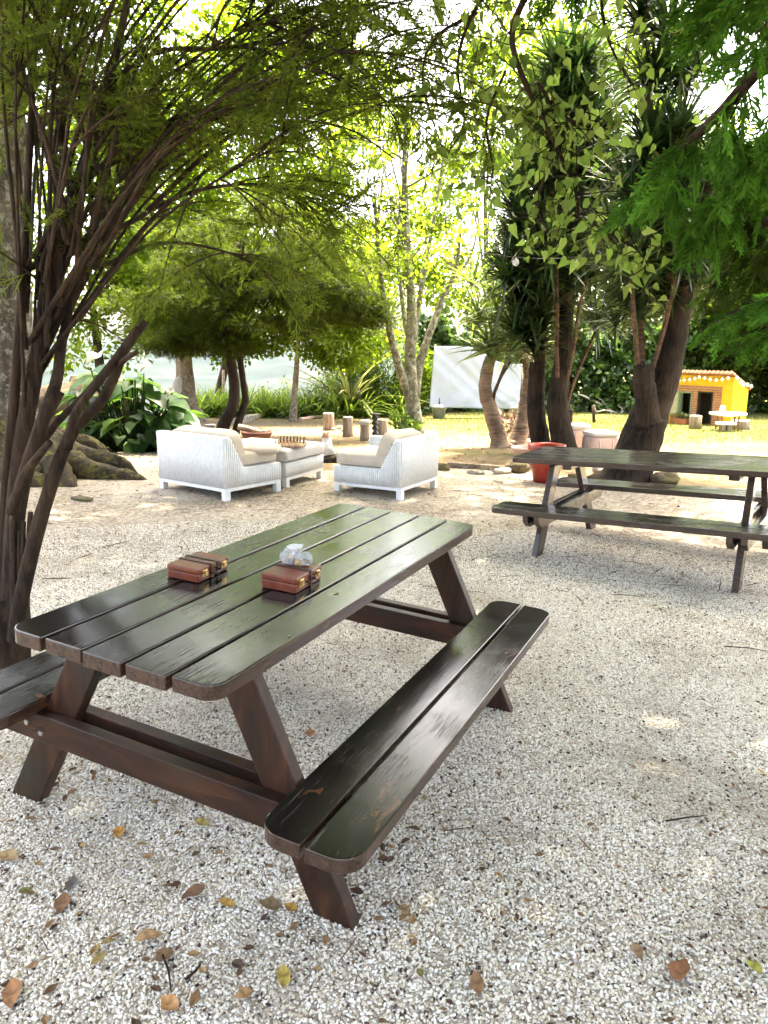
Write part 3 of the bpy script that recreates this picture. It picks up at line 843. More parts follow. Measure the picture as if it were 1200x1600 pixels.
TW1 = Matrix.Translation((-.34, 2.6155, .008)) @ (Matrix.Rotation(.025, 4, 'X') @ Matrix.Rotation(.0525, 4, 'Y') @ Matrix.Rotation(-.452, 4, 'Z'))
def on_table(u, v, off=0.0):
    """point of the near table's top seen at photo pixel (u, v)"""
    r = Vector(ray(u, v)); o = Vector((0, 0, HC)); n = TW1.to_3x3() @ Vector((0, 0, 1)); p = TW1 @ Vector((0, 0, .745 + off))
    t = (p - o).dot(n) / r.dot(n)
    return o + r * t
NT1 = (TW1.to_3x3() @ Vector((0, 0, 1))).normalized()

# ------------------------------------------------------------------ hinged leather cases and the bag of pieces
def game_case(label, c0, c1, c2, h, straps):
    """c0 left, c1 near, c2 right bottom corners as seen in the photo"""
    ex = (c1 - c0); ey = (c2 - c1); lx, ly = ex.length, ey.length
    ex.normalize(); ey = (ey - ex * ey.dot(ex)).normalized(); ez = ex.cross(ey)
    root = empty('game_case', (0, 0, 0), label, 'case', 'leather game cases on the near table')
    R = Matrix((ex, ey, ez)).transposed().to_4x4()
    root.matrix_world = Matrix.Translation((c1 - ex * lx / 2 + ey * ly / 2)) @ R
    zb = .0012
    MB().prism(rpoly(-lx / 2, lx / 2, -ly / 2, ly / 2, (.006,) * 4), zb, h * .60).build('case_body', M['leather'], root, .003, 2)
    MB().prism(rpoly(-lx / 2 - .001, lx / 2 + .001, -ly / 2 - .001, ly / 2 + .001, (.006,) * 4), h * .60 + .0022, h).build('lid', M['leather'], root, .004, 3)
    MB().prism(rpoly(-lx / 2 + .003, lx / 2 - .003, -ly / 2 + .003, ly / 2 - .003, (.004,) * 4), h * .6, h * .6 + .0022).build('seam', M['leather_dark'], root)
    X = lx / 2                                       # the latch side faces right (+x)
    for yy in straps:
        mb = MB(); w = .008
        mb.box((0, yy, h + .0015), (lx + .006, w * 2, .003)); mb.box((X + .0025, yy, h / 2), (.003, w * 2, h)); mb.box((-X - .0025, yy, h / 2), (.003, w * 2, h))
        mb.build('strap', M['leather_dark'], root, .001)
    for yy in (-ly * .30, ly * .33):
        l = MB(); l.box((X + .002, yy, h * .46), (.004, .032, h * .26)); l.box((X + .002, yy, h * .74), (.004, .026, h * .18)); l.box((X + .005, yy, h * .60), (.004, .012, h * .42))
        l.build('latch', M['brass'], root, .001)
    hd = MB(); hd.tube([(X + .002, -ly * .12, h * .5), (X + .018, -ly * .10, h * .42), (X + .018, ly * .12, h * .42), (X + .002, ly * .14, h * .5)], .004, 6)
    hd.build('handle', M['leather_dark'], root)
    return root
cA = game_case('red brown leather case with two dark straps, left of the other case', on_table(261, 902), on_table(310, 912), on_table(358, 890), .046, (-.012, .024))
cB = game_case('red brown leather case with plastic bag of discs on its lid', on_table(408, 918), on_table(462, 929), on_table(502, 905), .050, (.012,))

# bag of wooden discs on the lid of the right case
bb = cB.matrix_world.copy(); bp = bb @ Vector((-.012, .045, .0512)); bz = bb.to_3x3()
bag = empty('plastic_bag', bp, 'clear plastic bag of wooden discs lying on a leather case', 'bag')
bag.rotation_euler = bb.to_euler(); bag.scale = (.82, .82, .72)
def crumple(c, size, seed, neck=False):
    r = np.random.default_rng(seed); ph = r.random(8) * 6; vs, fs = [], []; nu, nv = 26, 16
    for j in range(nv + 1):
        th = PI * j / nv
        for i in range(nu):
            a = 2 * PI * i / nu; d = np.array((math.sin(th) * math.cos(a), math.sin(th) * math.sin(a), math.cos(th)))
            k = 1 + .13 * math.sin(7 * a + ph[0] + 3 * th) * math.sin(th) + .08 * math.sin(11 * a + ph[1]) * math.sin(th) + .07 * r.normal() * math.sin(th)
            p = d * k * np.array(size); p[2] = max(p[2], -size[2] * .62)
            vs.append(tuple(p + np.array(c)))
    for j in range(nv):
        for i in range(nu): fs.append((j * nu + i, j * nu + (i + 1) % nu, (j + 1) * nu + (i + 1) % nu, (j + 1) * nu + i))
    return vs, fs
mb = MB()
mb.add(*crumple((-.022, .0, .030), (.040, .034, .046), 1), False); mb.add(*crumple((.030, .012, .026), (.034, .030, .038), 2), False)
mb.build('bag_film', M['plastic'], bag)
nk = MB(); prof = [(.010, .052), (.007, .064), (.012, .074), (.021, .088), (.018, .094), (.001, .090)]
nk.lathe([(r * 1.5, z) for r, z in prof], 16, (-.006, .006, -.006), False, jit=.38); nk.build('tied_neck', M['filmglare'], bag)
dl = random.Random(5)
for k in range(7):
    x, y, z = [(-.035, -.006, .012), (-.014, -.012, .016), (-.03, .012, .020), (.026, .0, .014), (.036, .016, .016), (.012, -.016, .020), (-.02, .0, .034)][k]
    dark = k in (1, 4)
    R = Matrix.Rotation(dl.uniform(.5, 1.5), 3, 'X') @ Matrix.Rotation(dl.uniform(-.8, .8), 3, 'Y')
    mb = MB(); mb.lathe([(.0135, -.0035), (.0145, -.002), (.0145, .002), (.0135, .0035)], 18)
    mb.v = [tuple(R @ Vector(q) + Vector((x, y, z))) for q in mb.v]
    mb.build('game_disc', M['darkpiece'] if dark else M['boxwood'], bag)
# two dropped leaves on the table top
for (u, v, s, c, lab) in [(530, 926, .022, (.50, .50, .18), 'small pale green leaf lying on the near table top'), (455, 1002 - 9, .012, (.6, .58, .5), 'tiny whitish petal in a gap of the near table top')]:
    V = CURL[0] * s; V[:, 2] *= .4
    o = mesh_np('fallen_leaf', V, [q for q in CURL[1]], leafcol('fallen_leaf_colour', c), None, rng.random(len(V)), True)
    o.location = on_table(u, v, .002); o.rotation_euler = (0, 0, 2.2); tag(o, lab, 'leaf')
# ------------------------------------------------------------------ white rattan lounge furniture
def ribs_line(mb, p0, p1, n, zlo, zhi, out, r=.0095):
    p0, p1 = Vector(p0), Vector(p1)
    for k in range(n):
        t = (k + .5) / n; p = p0.lerp(p1, t) + Vector(out) * .001
        a = zlo(t) if callable(zlo) else zlo; b = zhi(t) if callable(zhi) else zhi
        if b - a < .02: continue
        mb.tube([(p.x, p.y, a), (p.x, p.y, b)], r, 6)

def sofa(name, label, w, d, hb, seat, leg_h, arm=None, group=None):
    """local x across, +y the way one faces; origin at ground centre"""
    root = empty(name, (0, 0, 0), label, 'sofa' if hb > seat + .1 else 'ottoman', group)
    fr = MB(); hx, hy = w / 2, d / 2
    if hb > seat + .1:
        prof = [(-hy, leg_h), (hy, leg_h), (hy, seat), (-hy + .24, seat), (-hy + .075, hb), (-hy, hb)]
        top = lambda y: hb if y < -hy + .075 else (seat if y > -hy + .24 else hb + (seat - hb) * (y + hy - .075) / .165)
    else:
        prof = [(-hy, leg_h), (hy, leg_h), (hy, seat), (-hy, seat)]; top = lambda y: seat
    fr.prism(prof, -hx, hx, 'x')
    nx_, ny_ = int(w / .024), int(d / .024)
    ribs_line(fr, (-hx, -hy, 0), (hx, -hy, 0), nx_, leg_h, hb, (0, -1, 0))
    ribs_line(fr, (-hx, hy, 0), (hx, hy, 0), nx_, leg_h, seat, (0, 1, 0))
    for s in (-1, 1):
        ribs_line(fr, (s * hx, -hy, 0), (s * hx, hy, 0), ny_, leg_h, lambda t: top(-hy + t * d) - .004, (s, 0, 0))
    if arm:
        ax = arm * (hx - .05)
        fr.box((ax, .02, (seat + hb - .07) / 2), (.10, d - .10, hb - .07 - seat))
        ribs_line(fr, (ax - arm * .05, -hy + .2, 0), (ax - arm * .05, hy, 0), int(d / .031), seat, hb - .07, (-arm, 0, 0))
        ribs_line(fr, (ax + arm * .05, -hy + .2, 0), (ax + arm * .05, hy, 0), int(d / .031), seat, hb - .07, (arm, 0, 0))
        ribs_line(fr, (ax - .05, hy - .03, 0), (ax + .05, hy - .03, 0), 5, seat, hb - .07, (0, 1, 0))
    fr.build('rattan_frame', M['rattan'], root)
    rail = MB(); t = .035
    for s in (-1, 1):
        rail.box((0, s * (hy - t / 2), leg_h - t / 2 - .002), (w - 2 * t, t, t)); rail.box((s * (hx - t / 2), 0, leg_h - t / 2 - .002), (t, d - 2 * t, t))
    rail.build('base_rail', M['whitepaint'], root, .003)
    for sx in (-1, 1):
        for sy in (-1, 1):
            MB().box((sx * (hx - .03), sy * (hy - .03), (leg_h - .004) / 2), (.062, .062, leg_h - .004)).build('leg', M['whitepaint'], root, .004)
    return root

def place_by(o, near, along, rz_extra=0.0): pass

def frame_from(pa, pb):
    v = (pb - pa); v.z = 0
    return v.length, math.atan2(v.y, v.x)

lg = 'white rattan lounge set on the gravel'
# left sofa: its back runs from the far left leg to the near leg
A, B, Cc = at(252, 763), at(351, 783), at(432, 767)
w, ang = frame_from(A, B); d = max(.72, (Cc - B).length)
so = sofa('rattan_sofa', 'white rattan sofa seen from behind, beside the calla lilies', w + .04, d, .615, .30, .13, None, lg)
ux, uy = Vector((math.cos(ang), math.sin(ang), 0)), Vector((-math.sin(ang), math.cos(ang), 0))
c = B - ux * w / 2 + uy * d / 2; c.z = gz(c.x, c.y) - .01
so.location = c; so.rotation_euler = (0, 0, ang)
cu = superq(w - .05, d - .14, .145, .22, .10, wob=.004, seed=1).build('seat_cushion', M['cushion'], so); cu.location = (0, .085, .30 + .072)
bc = superq(w - .06, .15, .31, .28, .14, wob=.005, seed=2).build('back_cushion', M['cushion'], so); bc.location = (0, -d / 2 + .225, .505); bc.rotation_euler = (.30, 0, 0)

# right sofa: faces left, its back runs from the near leg to the right leg
A, B, Cc = at(627, 782), at(681, 764), at(522, 767)
w, ang = frame_from(A, B); d = (Cc - A).length
w = max(w, .82); d = max(d, .8)
so2 = sofa('rattan_sofa', 'white rattan corner sofa with one arm, cushions facing left', w, d, .60, .30, .13, 1, lg)
ux, uy = Vector((math.cos(ang), math.sin(ang), 0)), Vector((-math.sin(ang), math.cos(ang), 0))
c = A + ux * w / 2 + uy * d / 2; c.z = gz(c.x, c.y) - .01
so2.location = c; so2.rotation_euler = (0, 0, ang)
cu = superq(w - .14, d - .16, .14, .22, .10, wob=.004, seed=3).build('seat_cushion', M['cushion'], so2); cu.location = (-.05, .075, .30 + .07)
bc = superq(w - .16, .15, .31, .28, .14, wob=.005, seed=4).build('back_cushion', M['cushion'], so2); bc.location = (-.04, -d / 2 + .225, .505); bc.rotation_euler = (.36, 0, 0)

# ottoman with chess game
A, B = at(448, 762), at(500, 748)
w, ang = frame_from(A, B); w = max(w, .78); d = 1.0
ot = sofa('rattan_ottoman', 'white rattan ottoman with chess game, between the two sofas', w, d, .27, .27, .12, None, lg)
ux, uy = Vector((math.cos(ang), math.sin(ang), 0)), Vector((-math.sin(ang), math.cos(ang), 0))
c = A + ux * w / 2 + uy * d / 2; c.z = gz(c.x, c.y) - .01
ot.location = c; ot.rotation_euler = (0, 0, ang)
cu = superq(w + .04, d + .04, .15, .22, .09, wob=.003, seed=5).build('seat_cushion', M['cushion_grey'], ot); cu.location = (0, 0, .27 + .075)
OTZ = c.z + .27 + .15
pc = at(411, 706, OTZ)
o = superq(.46, .36, .10, .6, .3, wob=.006, seed=6).build('throw_cushion', M['cushion']); o.location = pc + Vector((0, 0, .035)); o.rotation_euler = (.05, .02, ang + .5)
tag(o, 'loose flat beige cushion lying on the rattan ottoman', 'cushion')
# chess board and its men
bd = .32; pb = at(453, 696, OTZ + .002); pb.z = OTZ - .004
board = MB().prism([(-bd / 2, -bd / 2), (bd / 2, -bd / 2), (bd / 2, bd / 2), (-bd / 2, bd / 2)], 0, .022).build('chess_board', M['chess'], None, .002)
tag(board, 'square chess board set out on the rattan ottoman', 'chess board')
board.location = pb; BR = -.10; board.rotation_euler = (0, 0, BR)
PAWN = [(.012, 0), (.0125, .004), (.007, .010), (.005, .024), (.008, .028), (.0095, .034), (.0075, .041), (.0001, .044)]
TALL = [(.0145, 0), (.015, .005), (.008, .012), (.0055, .040), (.010, .045), (.006, .050), (.0095, .062), (.0075, .066), (.003, .070), (.0001, .078)]
meshes = {}
for nm, pf, sc in (('chess_pawn', PAWN, .95), ('chess_piece', TALL, .95)):
    for q in ('dark', 'light'):
        mb = MB().lathe([(r * sc, z * sc) for r, z in pf], 12)
        me = bpy.data.meshes.new(nm); me.from_pydata(mb.v, [], mb.f); me.polygons.foreach_set('use_smooth', [True] * len(me.polygons))
        me.materials.append(M['darkpiece'] if q == 'dark' else M['boxwood']); meshes[nm, q] = me
LABC = {('chess_pawn', 'dark'): 'dark brown chess pawn in the far right rows of the board', ('chess_piece', 'dark'): 'tall dark brown chess piece in the outermost far row',
        ('chess_pawn', 'light'): 'pale boxwood chess pawn in the near rows of the board', ('chess_piece', 'light'): 'tall pale boxwood chess piece in the outermost near row'}
for (row, nm, q) in ((0, 'chess_piece', 'light'), (1, 'chess_pawn', 'light'), (6, 'chess_pawn', 'dark'), (7, 'chess_piece', 'dark')):
    for k in range(8):
        o = bpy.data.objects.new(nm, meshes[nm, q]); COL.objects.link(o)
        lx, ly = (k - 3.5) * bd / 8.6, (row - 3.5) * bd / 8.6
        o.location = (pb.x + lx * math.cos(BR) - ly * math.sin(BR), pb.y + lx * math.sin(BR) + ly * math.cos(BR), pb.z + .0222)
        if nm == 'chess_piece': o.scale.z = 1 + .12 * (1 - abs(k - 3.5) / 3.5)
        tag(o, LABC[nm, q], 'chess piece', 'chess men on the board')

# terracotta fire bowl behind the ottoman
p = at(402, 702); fb = empty('fire_bowl', p, 'shallow rusty fire bowl on three legs behind the ottoman', 'fire bowl')
Y0 = p.y; s = Y0 / F; R = 24.5 * s
zt = W(402, 674, Y0).z - p.z
MB().lathe([(R * .35, zt - .17), (R * .75, zt - .13), (R * .97, zt - .045), (R, zt), (R * .96, zt + .002), (R * .9, zt - .05), (R * .6, zt - .11), (.001, zt - .125)], 32).build('bowl', M['rust'], fb)
for k in range(3):
    a = .5 + k * 2.094
    MB().tube([(R * .5 * math.cos(a), R * .5 * math.sin(a), zt - .14), (R * .72 * math.cos(a), R * .72 * math.sin(a), 0)], [.02, .014], 8).build('leg', M['iron'], fb)
lgp = p + Vector((-R * .45, 0, zt + .0))
o = MB().tube([(-.18, .05, .07), (0, 0, .03), (.2, -.03, -.02)], [.05, .055, .045], 9, .1).build('firewood_log', M['stump']); o.location = lgp
tag(o, 'split grey log resting over the rim of the fire bowl', 'log')
o = MB().tube([(-.12, .05, .0), (.12, -.06, .02)], [.04, .035], 9, .1).build('firewood_log', M['stump']); o.location = p + Vector((R * .25, .05, zt - .03))
tag(o, 'short pale log lying inside the fire bowl', 'log')

# log stools and stumps
def stump(u, vb, vt, wpx, label, cap=None, group='log stools on the bare earth'):
    p = at(u, vb); r = wpx / 2 * p.y / F; p.y += r
    h = W(u, vt, p.y).z - p.z - .01
    root = empty('log_stool', p, label, 'log stool', group)
    MB().lathe([(r * 1.06, -.03), (r * 1.03, h * .2), (r * .98, h * .6), (r, h - .006), (r * .97, h)], 22, jit=.035).build('log', M['stump'], root)
    MB().lathe([(r * .965, h - .004), (r * .95, h + .003), (.001, h + .004)], 22).build('cut_top', M['endgrain'], root)
    if cap == 'pad':
        superq(r * 2.5, r * 2.4, .09, .6, .7, seed=3, wob=.01).build('seat_pad', M['cushion_grey'], root).location = (0, 0, h + .045)
    return root
stump(513, 672, 645, 17, 'tallest log stool, behind the cat near the border plants')
stump(543, 682, 651, 16, 'brown log stool standing just right of the cat')
stump(570, 688, 662, 15, 'short log stool with white pad, left of the twisted pedestal', 'pad')
stump(597, 682, 655, 17, 'log stool with pale top, right of the twisted pedestal')
stump(327, 681, 663, 17, 'cut log stool beside the twin trunk tree', None)
k = 0
for (u, v, s_, lab) in [(530, 671, .16, 'pale broken stone beside the tallest log stool'), (520, 672, .11, 'small tan stone at the foot of the tallest log stool'), (536, 674, .12, 'small rusty stone against the brown log stool')]:
    rockt('stone', u, v, (s_, s_ * .8, s_ * .6), 30 + k, M['palerock'], lab, 0, .3, 'stones between the log stools'); k += 1

# twisted black pedestal
p = at(586, 690); zt = W(586, 646, p.y).z - p.z
pd = empty('pedestal', p, 'black twisted pedestal with flat dish top behind the right sofa', 'pedestal')
mb = MB(); n, m = 46, 10
vs = []
for i in range(n):
    z = .06 + (zt - .10) * i / (n - 1); tw = i / (n - 1) * 14
    for kk in range(m):
        th = 2 * PI * kk / m; rr = .045 + .022 * math.cos(2 * (th - tw))
        vs.append((rr * math.cos(th), rr * math.sin(th), z))
mb.add(vs, [(i * m + k2, i * m + (k2 + 1) % m, (i + 1) * m + (k2 + 1) % m, (i + 1) * m + k2) for i in range(n - 1) for k2 in range(m)], True)
mb.build('twisted_stem', M['iron'], pd)
MB().lathe([(.02, zt - .05), (.07, zt - .035), (.10, zt - .01), (.105, zt), (.02, zt - .004), (.001, zt - .004)], 24).build('dish', M['iron'], pd)
MB().lathe([(.13, 0), (.13, .03), (.08, .055), (.05, .062)], 24).build('base', M['whitestone'], pd)

# big red pot, buckets
p = at(857, 757); R = 29 * p.y / F * 1.02; h = W(857, 694, p.y + R).z - p.z
pot = empty('plant_pot', p + Vector((0, R * .8, 0)), 'large red pot with thick rim behind the far picnic table', 'pot')
MB().lathe([(R * .66, 0), (R * .80, h * .45), (R * .90, h * .84), (R * 1.0, h * .85), (R * 1.02, h), (R * .90, h + .004), (R * .86, h * .8), (R * .80, h * .72), (.001, h * .70)], 36).build('pot_body', M['redpot'], pot)
MB().lathe([(R * .795, h * .725), (.001, h * .74)], 24).build('soil', M['soil'], pot)
p2 = at(828, 702); p2.y = p.y + 1.3; p2.z = gz(p2.x, p2.y)
zr = W(824, 698, p2.y).z - p2.z
o = MB().lathe([(.14, 0), (.19, zr * .9), (.21, zr * .92), (.21, zr), (.18, zr), (.16, zr * .6), (.001, zr * .55)], 30).build('plant_pot', M['paleclay'])
o.location = (W(824, 698, p2.y).x, p2.y, p2.z); tag(o, 'pale pink clay pot half hidden behind the large red pot', 'pot')
# ------------------------------------------------------------------ projection screen
p0 = at(686, 653); YS = p0.y + .15
def sc_pt(s, t):
    """s 0..1 left to right, t 0..1 bottom to top"""
    TLu, TLv, BLu, BLv = 678.5, 541, 671, 636.5
    u1, v1 = 816, 640
    topv = 541 + 28 * float(sst(.35, .85, s))
    ut = TLu + (817 - TLu) * s; ub = BLu + (812 - BLu) * s; vb = BLv + 3.5 * s
    p = W(ub + (ut - ub) * t, vb + (topv - vb) * t, YS)
    p.y += .03 * math.sin(s * 9 + t * 3) * math.sin(t * 5 + 1 + s * 2) + .03 * math.sin(17 * s - 11 * t) * (1 - t) + .012 * math.sin((s * 1.2 + t) * 26) * math.exp(-((s * .9 + t - .95) / .35) ** 2) + .12 * s
    return p
scr = empty('projection_screen', (p0.x, YS, p0.z), 'white cloth projection screen hung between two poles before the hedge', 'screen')
nu, nv = 60, 36
vs = [sc_pt(i / nu, j / nv) - scr.location for j in range(nv + 1) for i in range(nu + 1)]
mb = MB().add(vs, [(j * (nu + 1) + i, j * (nu + 1) + i + 1, (j + 1) * (nu + 1) + i + 1, (j + 1) * (nu + 1) + i) for j in range(nv) for i in range(nu)], True)
o = mb.build('cloth', M['screen'], scr); sm = o.modifiers.new('thick', 'SOLIDIFY'); sm.thickness = .006
for (ub, vb, ut, vt) in ((688, 646, 680, 538), (815, 648, 819, 564)):
    a, b = W(ub, vb, YS + .06) - scr.location, W(ut, vt, YS + .06) - scr.location
    if ub > 700: a.y += .14; b.y += .14
    MB().tube([a, b], .022, 8).build('pole', M['bark_pale'], scr)
for (u, vb, vt, lab) in ((686, 654, 635, 'grey bucket of white stones at the left foot of the screen'), (813, 656, 637, 'grey bucket of white stones at the right foot of the screen')):
    p = at(u, vb); r = 11.5 * p.y / F; p.y += r * .6; h = W(u, vt, p.y).z - p.z
    if u > 700: p.y += .2
    b = empty('bucket', p, lab, 'bucket', 'weighted buckets of the screen')
    MB().lathe([(r * .78, 0), (r * .95, h * .88), (r * 1.04, h * .9), (r * 1.04, h), (r * .92, h), (r * .88, h * .75), (.001, h * .72)], 26).build('bucket_body', M['bucket'], b)
    mb = MB(); rr = random.Random(2)
    for k in range(9):
        a = k * .7; q = r * .55 * (k % 3) / 2
        rock_mesh(mb, (q * math.cos(a * 2.4), q * math.sin(a * 2.4), h * .93 + .02 * rr.random()), (r * .7, r * .6, r * .5), k, 8, 5)
    mb.build('stones', M['whitestone'], b)

# ------------------------------------------------------------------ yellow playhouse
P0, P1 = at(1033, 660.5), at(1140, 665.5)
v = P1 - P0; WH = math.hypot(v.x, v.y); HA = math.atan2(v.y, v.x)
HX, HY = Vector((math.cos(HA), math.sin(HA), 0)), Vector((-math.sin(HA), math.cos(HA), 0))
hz = min(P0.z, P1.z) - .02
house = empty('playhouse', (P0.x, P0.y, hz), 'small yellow garden playhouse with tiled roof and open green shutter', 'playhouse', None, HA)
def hl(x, y, z): return Vector((P0.x, P0.y, hz)) + HX * x + HY * y + Vector((0, 0, z))
HF = W(1141, 588, P1.y).z - hz
DP = 1.2
for k in range(40):
    DP = .6 + k * .05; q = hl(WH, DP, 0); u_, _, _ = pix([tuple(q)])
    if u_[0] > 1162: break
q = hl(WH, DP, 0); HB = W(1162, 608, q.y).z - hz
t = .07
wx0, wx1, wz0, wz1 = .27 * WH, .445 * WH, .21 * HF, .67 * HF
dx0, dx1, dz1 = .53 * WH, .745 * WH, .69 * HF
mb = MB()
def fbox(x0, x1, z0, z1, y0=0.0, y1=t): mb.box(((x0 + x1) / 2, (y0 + y1) / 2, (z0 + z1) / 2), (x1 - x0, y1 - y0, z1 - z0))
fbox(0, wx0, 0, HF); fbox(wx0, wx1, 0, wz0); fbox(wx0, wx1, wz1, HF); fbox(wx1, dx0, 0, HF); fbox(dx0, dx1, dz1, HF); fbox(dx1, WH, 0, HF)
for xa in (0, WH - t):
    mb.prism([(t, 0), (DP, 0), (DP, HB), (t, HF - (HF - HB) * t / DP)], xa, xa + t, 'x')
fbox(t, WH - t, 0, HB, DP - t, DP)
mb.build('wall', M['yellow'], house)
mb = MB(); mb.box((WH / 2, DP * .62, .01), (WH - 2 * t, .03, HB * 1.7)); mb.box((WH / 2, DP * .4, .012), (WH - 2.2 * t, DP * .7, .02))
mb.build('dark_backing', M['dark_in'], house)  # dark sheet behind the openings paints the shade inside
# horizontal terracotta boards round the openings
mb = MB(); cz = .80 * HF; bh = cz / 17
for k in range(17):
    z0, z1 = k * bh + .006, (k + 1) * bh - .006; zm = (z0 + z1) / 2
    spans = [(.14 * WH, .855 * WH)]
    def cut(sp, a, b):
        out = []
        for (s0, s1) in sp:
            if b <= s0 or a >= s1: out.append((s0, s1)); continue
            if a > s0: out.append((s0, a))
            if b < s1: out.append((b, s1))
        return out
    if wz0 < zm < wz1: spans = cut(spans, wx0, wx1)
    if zm < dz1: spans = cut(spans, dx0, dx1)
    for (s0, s1) in spans: mb.box(((s0 + s1) / 2, -.014 + random.uniform(-.003, .003), zm), (s1 - s0, .022, z1 - z0))
mb.build('cladding', M['claywood'], house)
def frame(nm, x0, x1, z0, z1, y, w, dpt, mat, par):
    mb = MB()
    mb.box(((x0 + x1) / 2, y, z1 - w / 2), (x1 - x0, dpt, w)); mb.box(((x0 + x1) / 2, y, z0 + w / 2), (x1 - x0, dpt, w))
    mb.box((x0 + w / 2, y, (z0 + z1) / 2), (w, dpt, z1 - z0 - 2 * w)); mb.box((x1 - w / 2, y, (z0 + z1) / 2), (w, dpt, z1 - z0 - 2 * w))
    return mb.build(nm, mat, par)
wf = frame('window', wx0, wx1, wz0, wz1, .012, .035, .09, M['sagewood'], house)
MB().box(((wx0 + wx1) / 2, -.05, wz0 - .015), (wx1 - wx0 + .06, .10, .03)).build('sill', M['claywood'], wf)
df = MB(); w_ = .035
df.box((dx0 + w_ / 2, .012, (dz1 - w_) / 2), (w_, .1, dz1 - w_)); df.box((dx1 - w_ / 2, .012, (dz1 - w_) / 2), (w_, .1, dz1 - w_)); df.box(((dx0 + dx1) / 2, .012, dz1 - w_ / 2), (dx1 - dx0, .1, w_))
df.build('door_frame', M['dark_in'], house)
sh = frame('shutter', -(wx1 - wx0) * 1.2, 0, wz0, wz1 + .01, 0, .045, .035, M['sagewood'], house)
sh.location = (wx0, -.045, 0); sh.rotation_euler = (0, 0, .22)
MB().box((-(wx1 - wx0) * .6, 0, (wz0 + wz1) / 2), ((wx1 - wx0) * 1.2 - .088, .008, wz1 - wz0 - .08)).build('pane', M['window'], sh)
# mono-pitch roof, falling to the back
mb = MB(); ra = math.atan2(HB - HF, DP); Lr = math.hypot(DP, HF - HB) + .16
R = Matrix.Rotation(ra, 3, 'X')
ctr = Vector((WH / 2, DP / 2 - .02, (HF + HB) / 2 + .028))
mb.box(ctr, (WH + .05, Lr, .045), R)
nt_ = 17
for k in range(nt_):
    x = -.015 + (WH + .03) * (k + .5) / nt_
    a = ctr + R @ Vector((x - WH / 2, -Lr / 2 - .02, .028)); b = ctr + R @ Vector((x - WH / 2, Lr / 2 + .01, .028))
    mb.tube([a, a.lerp(b, .33), a.lerp(b, .66), b], [.05, .044, .05, .044], 8)
mb.build('roof', M['tile'], house)

# string of paper lanterns on the eaves
sl = empty('string_lights', hl(0, -.1, HF), 'string of round white lanterns draped along the playhouse eaves', 'string lights')
BL = [(300, 205), (318, 212), (366, 219), (413, 217), (466, 211), (512, 201), (552, 187), (600, 194), (651, 203), (705, 206), (757, 199), (806, 186)]
pts = []
for (a, b) in BL:
    fx_ = (a - 200) / 640 * WH; fz = (600 - b) / 430 * HF
    pts.append(hl(fx_, -.09, min(fz, HF - .03)))
for (a, b) in [(0.02, 187), (.25, 225), (.42, 252), (.7, 246), (.98, 262)]:
    pts.append(hl(WH + .07, a * DP, HF - (b - 170) / 430 * HF * .95))
path = []
for k in range(len(pts) - 1):
    path += [pts[k] + Vector((0, 0, .05)), (pts[k] + pts[k + 1]) / 2 + Vector((0, 0, .035))]
path.append(pts[-1] + Vector((0, 0, .05)))
MB().tube([q - sl.location for q in path], .006, 5).build('cable', M['cable'], sl)
for q in pts:
    c = q - sl.location
    MB().lathe([(.001, -.045), (.03, -.034), (.045, 0), (.03, .034), (.012, .044), (.012, .056), (.001, .057)], 14, c).build('lantern', M['lantern'], sl)

# things in front of the playhouse
p = at(1065, 662.5); s = p.y / F; Lp = 24 * s; hp = 8.5 * s
pl = empty('planter_box', p, 'terracotta planter box under the playhouse window', 'planter', None, HA)
MB().prism([(-Lp / 2 + .03, 0), (Lp / 2 - .03, 0), (Lp / 2, hp), (-Lp / 2, hp)], -.1, .1, 'y').build('box', M['terracotta'], pl)
mb = MB().box((0, 0, hp + .004), (Lp - .05, .16, .02)); mb.build('soil', M['soil'], pl)
c = Cloud(); n = 130
P = np.stack([rng.uniform(-Lp / 2, Lp / 2, n), rng.uniform(-.08, .08, n), hp + .02 + .12 * rng.random(n) ** 2], -1)
c.add(*scatter(*DIAMOND, P, frames(rdir(n) + np.array([0, 0, .7]), rdir(n)), .05 + .06 * rng.random(n))); c.build('plants', M['lf_flax'], pl)

def wood_stump(u, vb, vt, wpx, lab, name='stump', cat='stump', top=M['endgrain']):
    p = at(u, vb); r = wpx / 2 * p.y / F; p.y += r; h = W(u, vt, p.y).z - p.z
    root = empty(name, p, lab, cat)
    MB().lathe([(r * 1.05, -.03), (r * 1.0, h * .4), (r, h - .006), (r * .97, h)], 22, jit=.05).build('log', M['stump'], root)
    MB().lathe([(r * .96, h - .004), (r * .94, h + .003), (.001, h + .004)], 22).build('cut_top', top, root)
    return root
wood_stump(1089.5, 670, 649.5, 18, 'cut log stump in front of the playhouse door')
p = at(1136, 673); Yt = p.y + .25; s = Yt / F
tb = empty('garden_table', (W(1135, 672, Yt).x, Yt, gz(p.x, Yt)), 'low garden table with pale rounded top beside the playhouse', 'table')
zt = W(1135, 645, Yt).z - tb.location.z
MB().lathe([(27 * s, zt - .045), (27.5 * s, zt - .02), (27 * s, zt), (.001, zt + .002)], 36).build('tabletop', M['whitepaint'], tb)
for a in (.5, 2.2, 3.8, 5.5):
    MB().tube([(17 * s * math.cos(a), 17 * s * math.sin(a), zt - .046), (18 * s * math.cos(a), 18 * s * math.sin(a), 0)], [.028, .022], 8).build('leg', M['claywood'], tb)
cpz = tb.location + Vector((-9 * s, 0, zt + .003))
o = MB().lathe([(.04, 0), (.062, .05), (.06, .1), (.05, .12), (.055, .16), (.045, .16), (.001, .12)], 18).build('jug', M['whitepaint']); o.location = cpz; tag(o, 'small white jug standing on the low garden table', 'jug')
p = at(1133, 674); s = p.y / F
